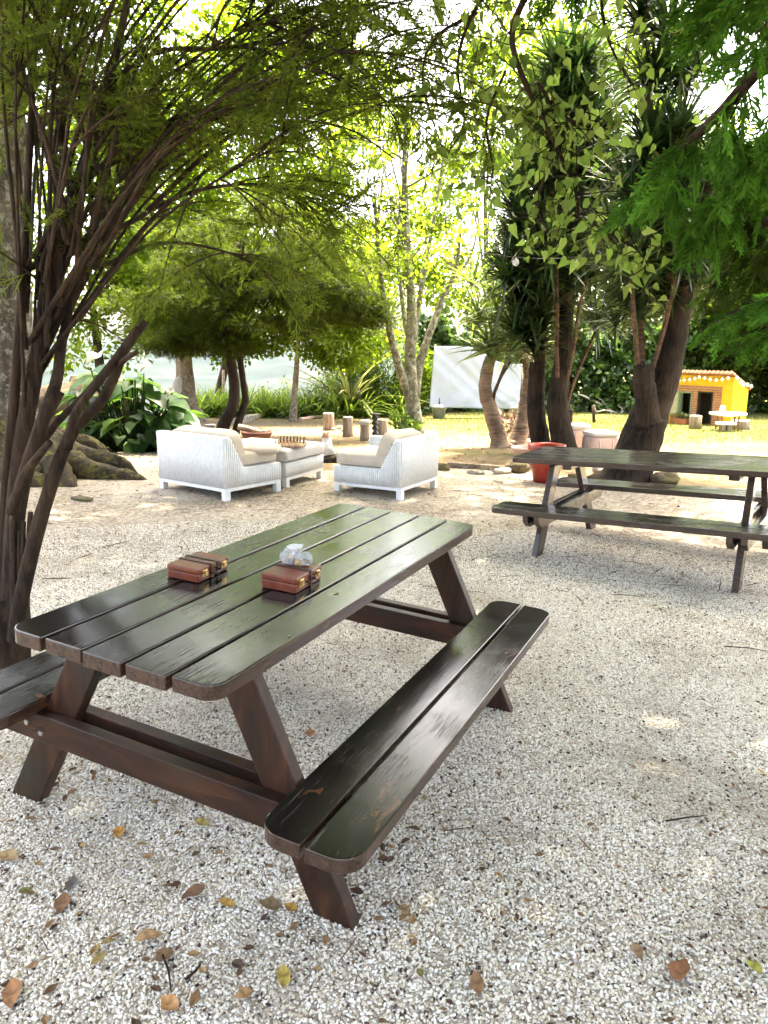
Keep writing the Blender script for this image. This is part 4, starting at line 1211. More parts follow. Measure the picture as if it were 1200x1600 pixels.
bn = empty('garden_bench', p, 'little pale bench in front of the low garden table', 'bench')
zt = W(1133, 660, p.y).z - p.z
MB().prism(rpoly(-14.5 * s, 14.5 * s, -.14, .14, (.08,) * 4), zt - .05, zt).build('seat', M['whitepaint'], bn, .008)
for x in (-5, 4):
    MB().box((x * s, 0, (zt - .052) / 2), (.10, .16, zt - .052)).build('leg', M['stump'], bn, .01)
wood_stump(1163, 671, 657, 27, 'wide pale log seat right of the low garden table', 'stump', 'stump', M['whitepaint'])

# ribbed wicker stools in the sun
for (ua, ub, vb, vt, dy, lab) in ((887, 921, 703, 664, .9, 'ribbed wicker stool in the sun, partly behind the dark trunk'), (920, 966, 712, 676, 0, 'rounded ribbed wicker stool in the sun beside the leaning trunk')):
    p = at((ua + ub) / 2, vb); s = p.y / F; w = (ub - ua) * s; zt = W((ua + ub) / 2, vt, p.y).z - p.z
    st = empty('wicker_stool', p + Vector((0, w * .5, 0)), lab, 'stool', 'wicker stools in the sun', .15)
    superq(w, w, zt * .8, .18, .30).build('wicker_body', M['paleclay'], st).location = (0, 0, zt * .4)
    mb = MB(); n = 40
    for k in range(n):
        a = 2 * PI * (k + .5) / n; e = .3
        x = w / 2 * math.copysign(abs(math.cos(a)) ** e, math.cos(a)); y = w / 2 * math.copysign(abs(math.sin(a)) ** e, math.sin(a))
        mb.tube([(x, y, .02), (x, y, zt * .74)], .008, 5)
    mb.build('ribs', M['paleclay'], st)
    superq(w * 1.02, w * 1.02, zt * .24, .35, .3, wob=.003).build('seat_pad', M['cushion_grey'], st).location = (0, 0, zt * .9)

# bleached dead branch by the hedge
p = at(960, 645); Yb = p.y
def dead(pts, r0, r1): mb.tube(smooth_path([W(u, v, Yb + dy) for u, v, dy in pts], 14), np.linspace(r0, r1, 14), 7, .08)
mb = MB()
dead([(972, 652, 0), (958, 644, .1), (938, 632, .2), (915, 620, .3), (903, 616, .2)], .07, .025)
dead([(950, 640, .1), (940, 626, .3), (928, 618, .5)], .05, .02)
dead([(958, 644, 0), (945, 641, -.3), (932, 643, -.4), (928, 633, -.4)], .04, .015)
dead([(968, 650, 0), (973, 640, .1), (966, 634, .2), (972, 629, .2)], .05, .018)
dead([(972, 640, .1), (976, 637, 0), (980, 634, 0)], .03, .012)
dead([(952, 641, 0), (956, 652, -.2), (958, 659, -.2)], .04, .03)
tag(mb.build('dead_branch', M['palerock']), 'bleached forked dead branch lying before the hedge', 'branch')
p = at(928, 660); tag(MB().tube([p, W(927, 634, p.y)], .045, 8, .1).build('fence_post', M['bark_dark']), 'short dark post among grass in front of the hedge', 'post')

# ------------------------------------------------------------------ the cat on its root
p = at(545, 722)
mb = rock_mesh(MB(), (0, 0, 0), (.95, .34, .20), 41, 18, 10); o = mb.build('tree_root', M['bankrock']); o.location = p + Vector((.02, .12, .03)); o.rotation_euler = (0, 0, -.1)
tag(o, 'dark knobbly root on the gravel that the cat sits on', 'root')
cp_ = at(511, 722); Yc = p.y + .1
croot = Vector((W(511, 716, Yc).x, Yc, 0)); croot.z = W(511, 719, Yc).z
cat = MB()
SK = [  # parent, (x, y, z), radius ; back to the viewer, head turned left
    (-1, (.0, 0, .085), .115), (0, (0, .015, .165), .098), (1, (.0, .03, .232), .078), (2, (-.004, .035, .280), .060), (3, (-.012, .035, .318), .056), (4, (-.050, .040, .303), .034), (5, (-.070, .042, .298), .020),
    (4, (.018, .040, .358), .022), (7, (.026, .040, .388), .005), (4, (-.032, .020, .358), .021), (9, (-.036, .016, .388), .005),
    (0, (-.070, .03, .055), .060), (11, (-.075, .075, .022), .022), (0, (.070, .03, .055), .060), (13, (.075, .075, .022), .022),
    (2, (-.03, .075, .15), .030), (15, (-.03, .085, .02), .020), (2, (.03, .075, .15), .030), (17, (.03, .085, .02), .020)]
me = bpy.data.meshes.new('cat'); me.from_pydata([q[1] for q in SK], [(q[0], i) for i, q in enumerate(SK) if q[0] >= 0], [])
co = new_obj('cat', me, M['cat'])
sk = co.modifiers.new('skin', 'SKIN'); sk.use_smooth_shade = True
for i, q in enumerate(SK):
    me.skin_vertices[0].data[i].radius = (q[2], q[2]); me.skin_vertices[0].data[i].use_root = (i == 0)
ss = co.modifiers.new('sub', 'SUBSURF'); ss.levels = 2; ss.render_levels = 2
co.location = croot; co.rotation_euler = (0, 0, .12); co.scale = (1.0, 1.0, 1.0)
tag(co, 'white cat with brown head sitting upright, back turned, looking left', 'cat')
MB().tube(smooth_path([(.02, -.07, .03), (.07, -.09, .02), (.12, -.07, .015), (.15, -.04, .012)], 12), np.linspace(.022, .012, 12), 8).build('tail', M['catdark'], co)
for s, (x, y) in ((1, (-.064, .010)), (2, (-.050, .074))):
    e = MB(); e.lathe([(.001, -.005), (.005, 0), (.001, .005)], 8, (x, y, .313)); e.build('eye', M['iron'], co)
# ------------------------------------------------------------------ trees
def in_frame(P, m=30):
    u, v, d = pix(P)
    return (d > .1) & (u > -m) & (u < 1200 + m) & (v > -m) & (v < 1600 + m)

def clumps(cl, C, per, rad, size, shape=DIAMOND, zflat=1.0, up=.6, hang=.3, keep=None):
    """leaves gathered round clump centres C (n,3)"""
    n = len(C); per = int(per); rad = np.broadcast_to(np.asarray(rad, float), (n,))
    rr = rng.random((n, per)) ** .6
    d = norm(rng.normal(size=(n, per, 3))) * rr[..., None] * rad[:, None, None]; d[..., 2] *= zflat
    P = (C[:, None] + d).reshape(-1, 3)
    dirs = norm(d.reshape(-1, 3) + 1e-4) * .7 + rdir(len(P)); dirs[:, 2] -= hang
    up_ = rdir(len(P)) * (1 - up) + np.array([0, 0, up])
    tone = np.repeat(rng.random(n), per) * .45 + rng.random(len(P)) * .55
    S = size * (.65 + .7 * rng.random(len(P)))
    if keep is not None:
        k = keep(P); P, dirs, up_, tone, S = P[k], dirs[k], up_[k], tone[k], S[k]
    if len(P): cl.add(*scatter(shape[0], shape[1], P, frames(dirs, up_), S, tone))

def ellipsoid(n, c, r, hollow=.35, lo=-1.0):
    d = rdir(n * 3); d = d[d[:, 2] > lo][:n]
    k = (hollow + (1 - hollow) * rng.random(len(d))) ** .6
    return np.array(c) + d * k[:, None] * np.array(r)

def grow_limbs(mb, start, targets, r0, bend=.25, n=9, jit=.08, sides=7):
    for T in targets:
        T = np.array(T, float); s = np.array(start, float); m = s + (T - s) * .5; L = np.linalg.norm(T - s)
        m = m + np.array([0, 0, L * bend]) + rng.normal(size=3) * L * .08
        rr = r0 * (.35 + .3 * rng.random())
        mb.tube(bez(s, m, T, n), np.linspace(rr, max(.006, rr * .18), n), sides, jit)

def bg_tree(label, u, vbase, y, crown, r, bark, leafm, nclump, per, crad, lsize, vtop=None, lean=0.0, zflat=.7, name='tree', group='trees beyond the yard', shape=DIAMOND, lo=-1.0, limbs=10, dens=1.0):
    """crown: list of (u, v, y, rx, ry, rz) ellipsoids"""
    b = W(u, vbase, y); b.z = float(hfun(b.x, b.y)) - .1
    root = empty(name, b, label, 'tree', group); B = np.array(b)
    nclump = int(nclump * 1.5 * dens); lsize *= 1.4
    cl = Cloud(); tr = MB()
    cents = [np.array(W(q[0], q[1], q[2])) for q in crown]
    top = cents[0] + np.array([0, 0, -crown[0][5] * .2])
    mid = (B + top) / 2 + np.array([lean, 0, 0])
    path = bez(B, mid, top, 14)
    tr.tube(path - B, np.linspace(r, r * .35, 14) * (1 + .35 * np.exp(-np.linspace(0, 14, 14))), 10, .06)
    tot = sum(q[3] * q[4] * q[5] for q in crown)
    for q, c in zip(crown, cents):
        n = max(4, int(nclump * q[3] * q[4] * q[5] / tot))
        C = ellipsoid(n, c, (q[3], q[4], q[5]), .3, lo)
        grow_limbs(tr, path[9 + rng.integers(0, 4)] - B, C[:limbs] - B, r * .5)
        clumps(cl, C - B, per, crad * (.6 + .8 * rng.random(len(C))), lsize, shape, zflat)
    tr.build('trunk', bark, root)
    cl.build('crown', leafm, root)
    return root

# trees far behind: every one its own trunk and crown
bg_tree('tall yellow green tree behind the lichen covered tree, left of the screen', 585, 640, 29, [(590, 300, 29, 3.0, 2.5, 4.6), (640, 440, 28, 2.4, 1.6, 1.6)], .16, M['bark_pale'], M['lf_bright'], 150, 130, .75, .125, dens=.36)
bg_tree('tall yellow green tree rising behind the white screen', 760, 640, 31, [(760, 350, 31, 3.2, 2.5, 4.2), (820, 130, 31, 2.6, 2.5, 3.2)], .17, M['bark_pale'], M['lf_bright'], 150, 120, .8, .13, dens=.5)
bg_tree('broad mid green tree beyond the hedge, behind the yucca crowns', 930, 640, 33, [(930, 420, 33, 4.4, 3, 3.6), (900, 180, 33, 4.2, 3, 4.5)], .2, M['bark_dark'], M['lf_mid'], 170, 120, .85, .14)
bg_tree('sunlit yellow leaved tree above the playhouse roof', 1090, 640, 29, [(1090, 500, 29, 3.8, 2.0, 1.9), (1130, 330, 29, 3.6, 2.5, 3.0)], .18, M['bark_dark'], M['lf_bright'], 150, 120, .7, .13)
bg_tree('dark tree at the right edge behind the playhouse', 1215, 650, 26, [(1205, 500, 26, 2.6, 2, 2.6), (1230, 600, 25.5, 1.6, 1.2, 1.3)], .2, M['bark_dark'], M['lf_dark'], 120, 130, .6, .12)
bg_tree('slim pale tree with bright low crown at the brink of the garden', 457, 655, 22, [(470, 445, 22, 2.6, 2.0, 2.0), (410, 520, 22, 1.6, 1.2, .6), (530, 535, 22, 1.5, 1.2, .75)], .105, M['bark_pale'], M['lf_bright'], 120, 130, .55, .095, zflat=.6)
bg_tree('leafy tree behind the many stemmed cypress at upper left', 165, 640, 19, [(130, 330, 19, 2.9, 2.0, 3.6), (240, 440, 19, 1.7, 1.3, 1.2), (330, 180, 20, 3.0, 2.0, 3.2)], .15, M['bark_dark'], M['lf_mid'], 150, 110, .6, .105)
bg_tree('yellow green tree high behind the twin trunk tree', 330, 640, 27, [(420, 230, 27, 4.2, 2.5, 4.2), (470, 60, 27, 3.4, 2.5, 3.0)], .16, M['bark_dark'], M['lf_bright'], 130, 120, .8, .12, dens=.75)

# big pale trunk with hanging cloth
root = bg_tree('stout tree with pale flaking trunk and flared base at the brink', 292, 650, 22.2, [(280, 420, 22.2, 2.4, 2.0, 2.2), (330, 520, 22, 1.4, 1.2, .8)], .34, M['bark_pale'], M['lf_mid'], 110, 120, .6, .10)
mb = MB(); bp = W(292, 650, 22.2)
for (du, dv) in ((-22, 6), (30, 10), (14, 14)):
    a = W(292 + du * .3, 615, 22.0) - root.location; b = W(292 + du, 650 + dv * .6, 21.6); b.z = gz(b.x, b.y) - .04; b = b - root.location
    b.z -= .06; mb.tube(bez(a * .6, (a + b) / 2 - Vector((0, 0, .25)), b, 11), [.03, .10, .16, .19, .20, .19, .17, .14, .11, .08, .04], 10, .08)
mb.build('root_flare', M['bark_pale'], root)
# the cloth hanging on the trunk
P = [W(280, 588, 21.6), W(277, 600, 21.6), W(275, 622, 21.55), W(283, 642, 21.55)]
vs = []; prof = []
mb = MB()
pathc = smooth_path(P, 12)
mb.tube(pathc, [.02, .07, .11, .12, .13, .14, .13, .14, .13, .12, .11, .06], 12, .18)
tag(mb.build('hanging_cloth', M['cloth']), 'pale cloth hanging from the stout pale trunk', 'cloth')

# twin trunk tree behind the left sofa
b = at(356, 682); Yt = b.y + .2
root = empty('twin_trunk_tree', (b.x, Yt, b.z - .05), 'dark tree with two twisting trunks and low layered crown behind sofa', 'tree'); B = np.array(root.location)
mb = MB()
p1 = smooth_path([W(u, v, Yt + dy) for u, v, dy in ((347, 687, 0), (349, 665, 0), (364, 632, 0), (366, 600, .1), (360, 560, .1), (357, 510, .1), (362, 450, .1), (375, 380, 0))], 26)
mb.tube(p1 - B, np.linspace(.135, .075, 26) * (1 + .35 * np.exp(-np.linspace(0, 18, 26))), 12, .05)
p2 = smooth_path([W(u, v, Yt + dy) for u, v, dy in ((368, 688, .05), (370, 668, .05), (383, 625, .2), (379, 590, .3), (374, 540, .3), (378, 480, .3), (394, 420, .2))], 26)
mb.tube(p2 - B, np.linspace(.085, .045, 26), 10, .05)
cl = Cloud()
C = []
for (u, v, y, rx, ry, rz, n) in ((390, 370, 15.0, 2.2, 1.8, .55, 60), (420, 420, 15.0, 2.4, 2.0, .22, 36), (290, 470, 14.8, 1.5, 1.5, .30, 30), (480, 455, 14.8, 1.6, 1.4, .20, 30), (265, 530, 14.6, .95, 1.0, .22, 16), (400, 505, 14.8, 2.1, 1.5, .16, 30), (550, 485, 14.7, .8, .8, .22, 24), (330, 540, 14.8, 1.0, 1.0, .14, 14)):
    C.append(ellipsoid(n, W(u, v, y), (rx, ry, rz), .2))
C = np.concatenate(C)
grow_limbs(mb, p1[20] - B, C[::3][:24] - B, .07, .1)
grow_limbs(mb, p1[14] - B, C[60:110:4] - B, .06, .1)
mb.build('trunk', M['bark_dark'], root)
SPC = [spray(8, .05, .7, .42, 1, k) for k in range(3)]
for k, s_ in enumerate(SPC):
    clumps(cl, C[k::3] - B, 100, .42, .16, s_, .30, .75, .25)
cl.build('crown', M['lf_dark'], root)

# lichen covered tree with fanning stems
b = at(648, 676); Yl = b.y
root = empty('lichen_tree', (b.x, Yl, b.z - .05), 'pale lichen covered tree with fanning stems behind the right sofa', 'tree'); B = np.array(root.location)
mb = MB()
def stem(pts, r0, r1, n=22, nn=9, jit=.07): 
    q = smooth_path([W(u, v, Yl + dy) for u, v, dy in pts], n); mb.tube(q - B, np.linspace(r0, r1, n), nn, jit); return q
s1 = stem([(650, 682, 0), (646, 650, 0), (643, 600, 0), (641, 550, .1), (643, 480, .2), (636, 380, .3), (632, 250, .4), (640, 120, .5)], .20, .03)
s2 = stem([(646, 640, 0), (632, 600, -.1), (614, 540, -.3), (600, 470, -.5), (592, 400, -.6), (585, 300, -.7)], .11, .03)
s3 = stem([(648, 620, 0), (655, 570, .1), (668, 530, .2), (690, 470, .4), (712, 420, .5), (720, 350, .5)], .12, .03)
s4 = stem([(643, 560, 0), (650, 500, .3), (662, 430, .5), (680, 330, .7), (700, 200, .8)], .085, .02)
s5 = stem([(641, 540, 0), (630, 480, .4), (622, 400, .6), (625, 300, .7)], .07, .02)
stem([(602, 480, -.5), (575, 440, -.6), (560, 390, -.6)], .04, .012, 10); stem([(700, 450, .4), (735, 400, .4), (750, 340, .3)], .04, .012, 10)
cl = Cloud()
C = np.concatenate([ellipsoid(70, W(650, 250, Yl), (2.3, 1.8, 2.6), .2), ellipsoid(26, W(600, 420, Yl - .4), (1.2, 1.0, .9), .2), ellipsoid(22, W(715, 400, Yl + .3), (1.0, .9, 1.0), .2)])
for k in range(0, 70, 3): grow_limbs(mb, s1[14 + k % 7] - B, [C[k] - B], .04, .1, 7, .05, 5)
for q, lst in ((s2, C[70:96:3]), (s3, C[96::3])): grow_limbs(mb, q[16] - B, lst - B, .035, .1, 7, .05, 5)
mb.build('trunk', M['bark_lichen'], root)
clumps(cl, C - B, 20, .42, .10, DIAMOND, .8, .5, .4)
cl.build('crown', M['lf_bright'], root)
# suckers at its foot
c = Cloud(); C = ellipsoid(16, W(635, 662, Yl - .35), (.34, .25, .30), .1)
clumps(c, C, 16, .16, .10, FOLD, .9, .5, .3)
mb = MB()
for q in C: mb.tube(bez(tuple(at(640, 684)), tuple((np.array(at(640, 684)) + q) / 2 + np.array([0, 0, .1])), q, 6), .008, 5)
sr = empty('sapling', (0, 0, 0), 'leafy green sapling at the foot of the lichen covered tree', 'sapling'); sr.location = at(640, 684)
o = mb.build('stems', M['lf_border'], sr); o2 = c.build('foliage', M['lf_border'], sr)
for q in (o, o2): q.matrix_parent_inverse = Matrix.Translation(-sr.location)

# shrubs at the brink, behind the flax
def shrub(label, u, v, y, r, mat, n=40, per=90, ls=.09, name='shrub', group='shrubs along the brink'):
    c0 = W(u, v, y); g = float(hfun(c0.x, c0.y)); root = empty(name, (c0.x, c0.y, g), label, 'shrub', group); B = np.array(root.location)
    cl = Cloud(); C = ellipsoid(n, c0, r, .2); C[:, 2] = np.maximum(C[:, 2], g + .15)
    clumps(cl, C - B, per, .42, ls, DIAMOND, .9); cl.build('foliage', mat, root)
    mb = MB(); grow_limbs(mb, (0, 0, -.05), C[:8] - B, .05, .05, 7); mb.build('stems', M['bark_dark'], root)
shrub('bright green shrub behind the flax plant', 560, 545, 25.5, (1.5, .8, 1.2), M['lf_bright'], 60)
shrub('dense green shrub between flax and lichen covered tree', 610, 575, 25.2, (1.3, .8, 1.5), M['lf_mid'], 60)
shrub('leafy green shrub just left of the white screen', 655, 590, 25.5, (.8, .7, 1.3), M['lf_mid'], 40)
shrub('sparse yellow green bush in front of the far valley', 435, 620, 26.5, (.6, .4, .55), M['lf_bright'], 10, 50)
shrub('thin yellow green bush right of the slim pale tree', 520, 610, 25.5, (.7, .5, .7), M['lf_bright'], 14, 60)

# laurel hedge
cl = Cloud(); N = 30000
pa, pb = W(650, 640, 26.8), W(1260, 640, 26.0)
t_ = rng.random(N); hh = rng.random(N) ** .8
P = np.stack([pa.x + (pb.x - pa.x) * t_, pa.y + (pb.y - pa.y) * t_ + rng.uniform(-.6, .7, N), -.75 + 0 * t_], -1)
top = 3.1 + .35 * np.sin(t_ * 37) + .25 * np.sin(t_ * 91 + 1)
P[:, 2] += hh * top; P[:, 1] -= .45 * np.sin(t_ * 60 + hh * 7) * np.cos(hh * 9 + t_ * 33) - .3 * hh
d = rdir(N); d[:, 1] -= .7; d[:, 2] -= .25
cl.add(*scatter(FOLD[0], FOLD[1], P, frames(d, rdir(N) * .6 + np.array([0, -.3, .8])), .15 + .11 * rng.random(N)))
hroot = empty('hedge', ((pa.x + pb.x) / 2, 26.4, -.75), 'tall glossy laurel hedge across the back of the lawn', 'hedge')
o = cl.build('foliage', M['lf_hedge'], hroot); o.matrix_parent_inverse = Matrix.Translation(-hroot.location)
mb = MB()
for k in range(30):
    q = pa.lerp(pb, (k + .5) / 30); q.z = -.8; z = q + Vector((random.uniform(-.3, .3), random.uniform(-.2, .4), 2.6)); mb.tube([q, (q + z) / 2 + Vector((.1, 0, 0)), z], [.05, .04, .015], 6)
o = mb.build('stems', M['bark_dark'], hroot); o.matrix_parent_inverse = Matrix.Translation(-hroot.location)

# strap-leaved border plants and the flax
ST = [strap(4, .035, .45, .3), strap(4, .03, .25, .3), strap(4, .04, .75, .3)]
cl = Cloud()
for k in range(230):
    u = rng.uniform(310, 640); v = rng.uniform(640, 652); p = at(u, v); p.y = min(p.y, 25.6)
    p = Vector((W(u, 640, p.y).x, p.y, gz(W(u, 640, p.y).x, p.y))); n = 16
    d = rdir(n); d[:, 2] = np.abs(d[:, 2]) + .35
    cl.add(*scatter(*ST[k % 3], np.repeat(np.array(p)[None], n, 0) + rng.normal(size=(n, 3)) * .06 * np.array([1, 1, 0]), frames(d, np.repeat(np.array([[0, 0, 1.0]]), n, 0) + .01), .7 + .5 * rng.random(n)))
tag(cl.build('border_foliage', M['lf_border']), 'low strap leaved green planting along the brink', 'border plants', None, 'stuff')
def rosette(cl, p, axis, n, L, th0=.1, th1=1.9, shapes=ST, tone=None, upbias=0.0):
    axis = np.array(axis, float) / np.linalg.norm(axis)
    a = np.cross(axis, (0, 0, 1.0) if abs(axis[2]) < .9 else (1.0, 0, 0)); a /= np.linalg.norm(a); b = np.cross(axis, a)
    th = th0 + (th1 - th0) * rng.random(n) ** .8; ph = rng.random(n) * 2 * PI
    rad = np.cos(ph)[:, None] * a + np.sin(ph)[:, None] * b
    d = np.cos(th)[:, None] * axis + np.sin(th)[:, None] * rad
    up = np.cos(th)[:, None] * rad * -1 + np.sin(th)[:, None] * axis     # upper face looks inward and up
    P = np.array(p)[None] + axis * (rng.random(n)[:, None] - .5) * L * .35
    k = rng.integers(0, len(shapes), n)
    for j, s_ in enumerate(shapes):
        m = k == j
        if m.any(): cl.add(*scatter(s_[0], s_[1], P[m], frames(d[m], up[m]), L * (.7 + .5 * rng.random(m.sum())), None if tone is None else tone[0] + (tone[1] - tone[0]) * rng.random(m.sum())))
fp = at(548, 648); root = empty('flax_plant', fp, 'large pale flax plant with long arching sword leaves', 'plant')
cl = Cloud(); FS = [strap(6, .028, .45, .4), strap(6, .03, .9, .4), strap(6, .03, .2, .4)]
rosette(cl, (0, 0, .1), (0, 0, 1), 120, 2.1, .1, 1.15, FS); cl.build('leaves', M['lf_flax'], root)

# ------------------------------------------------------------------ yuccas
YS_ = [strap(4, .046, .08, .35), strap(4, .048, .3, .35), strap(5, .044, .6, .3)]
def yucca(name, label, base, trunks, stems, heads, L, per, leafm, trunkm, group=None, th1=1.72):
    """trunks / stems: (list of (u,v,y), r0, r1); heads: (u, v, y, scale)"""
    root = empty(name, base, label, 'yucca', group); B = np.array(root.location)
    for pts, r0, r1 in trunks:
        q = smooth_path([W(*p) for p in pts], 24)
        MB().tube(q - B, np.linspace(r0, r1, 24) * (1 + .5 * np.exp(-np.linspace(0, 16, 24))), 14, .06).build('trunk', trunkm, root)
    mb = MB()
    for pts, r0, r1 in stems:
        q = smooth_path([W(*p) for p in pts], 16); mb.tube(q - B, np.linspace(r0, r1, 16), 8, .08)
    if stems: mb.build('stems', M['sprout'], root)
    cl = Cloud()
    for (u, v, y, s) in heads:
        p = np.array(W(u, v, y)) - B
        ax = np.array([rng.normal() * .25, rng.normal() * .25, 1.0])
        rosette(cl, p, ax, int(per * s), L * s ** .4, .08, th1, YS_)
    cl.build('crown', leafm, root)
    return root
b = at(776, 698); y = b.y
r_ = yucca('yucca_tree', 'small yucca with two curved pale trunks before the white screen', b, [
    ([(782, 700, y), (778, 680, y), (768, 645, y), (758, 610, y), (762, 575, y), (768, 556, y)], .15, .085),
    ([(806, 694, y + .2), (814, 670, y + .2), (822, 630, y + .3), (827, 590, y + .3), (822, 550, y + .3)], .16, .085)],
    [([(768, 625, y), (778, 600, y), (788, 575, y), (796, 555, y)], .03, .025), ([(771, 630, y), (774, 612, y - .1), (783, 590, y - .1), (800, 562, y - .1)], .022, .02)],
    [(764, 545, y, 1.0), (795, 548, y, .8), (780, 505, y, .9), (822, 530, y + .3, .8), (748, 500, y, .7), (805, 470, y + .2, .8), (770, 460, y, .7), (738, 440, y + .3, .6)], .62, 75, M['lf_yucca_light'], M['bark_yucca'])
# dry bracts at its foot
c = Cloud(); n = 260
P = np.array(at(812, 690)) + rng.normal(size=(n, 3)) * np.array([.20, .12, .16]) + np.array([0, .05, .22])
c.add(*scatter(*FOLD, P, frames(rdir(n) + np.array([0, -.3, .3]), rdir(n)), .09 + .07 * rng.random(n)))
c.V = [q - np.array(r_.location) for q in c.V]
tag(c.build('dry_bracts', M['bark_yucca'], r_), kind='stuff')

b = at(858, 706); y = b.y
yucca('yucca_tree', 'tall dark yucca on two thick trunks behind the red pot', b, [
    ([(850, 712, y), (845, 690, y), (838, 650, y), (838, 600, y), (840, 566, y)], .165, .115),
    ([(884, 716, y - .3), (880, 690, y - .3), (872, 645, y - .3), (874, 600, y - .3), (880, 560, y - .2), (884, 480, y - .1)], .195, .11)],
    [([(871, 590, y - .45), (870, 540, y - .45), (871, 470, y - .45), (868, 400, y - .45)], .032, .026), ([(886, 592, y - .4), (897, 540, y - .4), (905, 480, y - .4), (918, 440, y - .4)], .03, .022),
     ([(884, 640, y - .3), (894, 605, y - .3), (912, 560, y - .2), (930, 520, y - .1)], .028, .022), ([(840, 570, y), (834, 500, y), (828, 430, y)], .05, .04), ([(846, 570, y), (852, 480, y), (850, 380, y)], .05, .04),
     ([(884, 480, y - .1), (890, 380, y), (905, 250, y), (915, 120, y)], .11, .05), ([(884, 480, y - .1), (872, 360, y), (860, 260, y), (850, 170, y)], .09, .05), ([(892, 640, y - .2), (888, 690, y - .2)], .04, .03)],
    [(u, v, y + dy, s) for (u, v, dy, s) in ((800, 440, 0, .9), (830, 430, -.2, 1), (868, 410, -.3, 1), (918, 440, -.2, .9), (930, 510, 0, .6), (850, 370, 0, 1.1), (812, 350, .2, .9), (895, 350, 0, 1.1), (930, 360, .2, 1), (860, 280, 0, 1.1),
     (905, 270, 0, 1.2), (945, 280, .2, 1), (880, 200, 0, 1.1), (925, 190, 0, 1.1), (850, 190, 0, 1), (910, 110, 0, 1.1), (870, 110, .2, .9), (950, 400, .2, .9), (880, 470, .1, .7), (838, 540, .1, .5), (800, 520, .2, .5), (960, 470, .3, .6), (818, 290, .3, .8), (790, 400, .4, .7), (836, 552, -.1, .5), (822, 525, 0, .6), (850, 500, -.1, .7), (812, 478, .1, .8), (845, 460, .2, .9), (880, 320, .3, 1), (915, 320, .2, 1), (880, 150, .2, 1), (930, 240, .3, 1), (860, 440, .3, 1), (905, 400, .3, 1))],
    .74, 150, M['lf_yucca'], M['bark_trunk'])
b = at(985, 752); y = b.y + .2
yl = yucca('yucca_tree', 'yucca on one massive leaning trunk with a sawn off fork', b, [
    ([(972, 765, y), (982, 740, y), (1000, 690, y), (1018, 640, y), (1036, 590, y), (1048, 550, y), (1062, 480, y), (1075, 400, y)], .30, .10),
    ([(1012, 660, y - .12), (1010, 625, y - .16), (1006, 595, y - .18), (1006, 571, y - .18)], .135, .115)],
    [([(997, 575, y - .2), (993, 530, y - .2), (989, 470, y - .2), (985, 420, y - .2)], .03, .024), ([(1018, 578, y - .2), (1030, 540, y - .2), (1046, 480, y - .2), (1057, 420, y - .2)], .029, .022), ([(1004, 574, y - .1), (1003, 540, y), (1000, 500, y)], .035, .03),
     ([(1062, 480, y), (1040, 380, y), (1020, 260, y), (1010, 120, y)], .1, .05), ([(1075, 400, y), (1100, 330, y), (1110, 240, y)], .08, .05)],
    [(u, v, y + dy, s) for (u, v, dy, s) in ((985, 415, -.2, 1), (1057, 410, -.2, 1), (1015, 350, 0, 1.1), (1045, 310, 0, 1.1), (990, 320, .2, 1), (1085, 370, 0, 1), (1110, 300, .1, 1), (1015, 240, 0, 1.1), (1060, 220, 0, 1), (1000, 500, .1, .5),
     (1090, 450, .2, .9), (1120, 400, .3, .9), (1012, 130, 0, 1.1), (1070, 130, .2, 1), (960, 370, .4, .8), (1040, 60, 0, 1), (1000, 30, .2, .9), (1150, 420, .4, .8), (1040, 470, .2, .6), (985, 480, 0, .5), (1012, 440, .2, .8), (962, 505, .2, .4), (1055, 455, .2, .7), (1000, 390, .3, 1), (1030, 350, .4, 1), (1075, 300, .4, 1), (1000, 290, .4, 1), (1035, 240, .4, 1), (1090, 420, .4, .8))],
    .60, 140, M['lf_yucca'], M['bark_trunk'])
MB().lathe([(.112, 0), (.105, .012), (.001, .014)], 16, jit=.06).build('sawn_top', M['bark_trunk'], yl).location = W(1006, 571, y - .18) - yl.location

# ------------------------------------------------------------------ calla lilies and the old mossy tree
b = at(212, 704); root = empty('calla_lily', b, 'big clump of dark glossy calla lilies with white flowers', 'plant'); B = np.array(b); yC = b.y
CALLA = (np.array([(0, 0, 0), (.16, -.20, .06), (.30, -.05, .09), (.33, .22, .10), (.22, .58, .05), (0, 1.0, -.18), (-.22, .58, .05), (-.33, .22, .10), (-.30, -.05, .09), (-.16, -.20, .06), (0, .45, -.02)], float),
         [np.array([(0, 1, 2, 10), (10, 2, 3, 4), (10, 4, 5, 6), (6, 7, 8, 10), (10, 8, 9, 0)])])
cl = Cloud(); mb = MB(); n = 240
uu = rng.uniform(112, 292, n); ff = np.clip((uu - 112) / 180, 0, 1)
topv = 570 + 60 * np.abs(ff - .38) ** 1.3 * 2.2
vv = topv + (698 - topv) * rng.random(n) ** 1.1; yy = yC + rng.uniform(-.45, .7, n)
P = np.array([tuple(W(a, q, y) - b) for a, q, y in zip(uu, vv, yy)])
P[:, 2] = np.maximum(P[:, 2], .12)
d = P * np.array([1, 1, 0]); d = norm(d + .01) * .8 + rdir(n) * .45; d[:, 1] -= .25; d[:, 2] -= .35
cl.add(*scatter(CALLA[0], CALLA[1], P, frames(d, rdir(n) * .5 + np.array([0, -.25, 1.0])), .26 + .22 * rng.random(n)))
for q in P[::2]:
    f = q * np.array([.35, .35, 0]); mb.tube(bez(f, (f + q) / 2 + np.array([0, 0, q[2] * .25]), q, 6), .012, 5)
cl.build('leaves', M['lf_calla'], root, True); mb.build('stalks', M['lf_calla'], root)
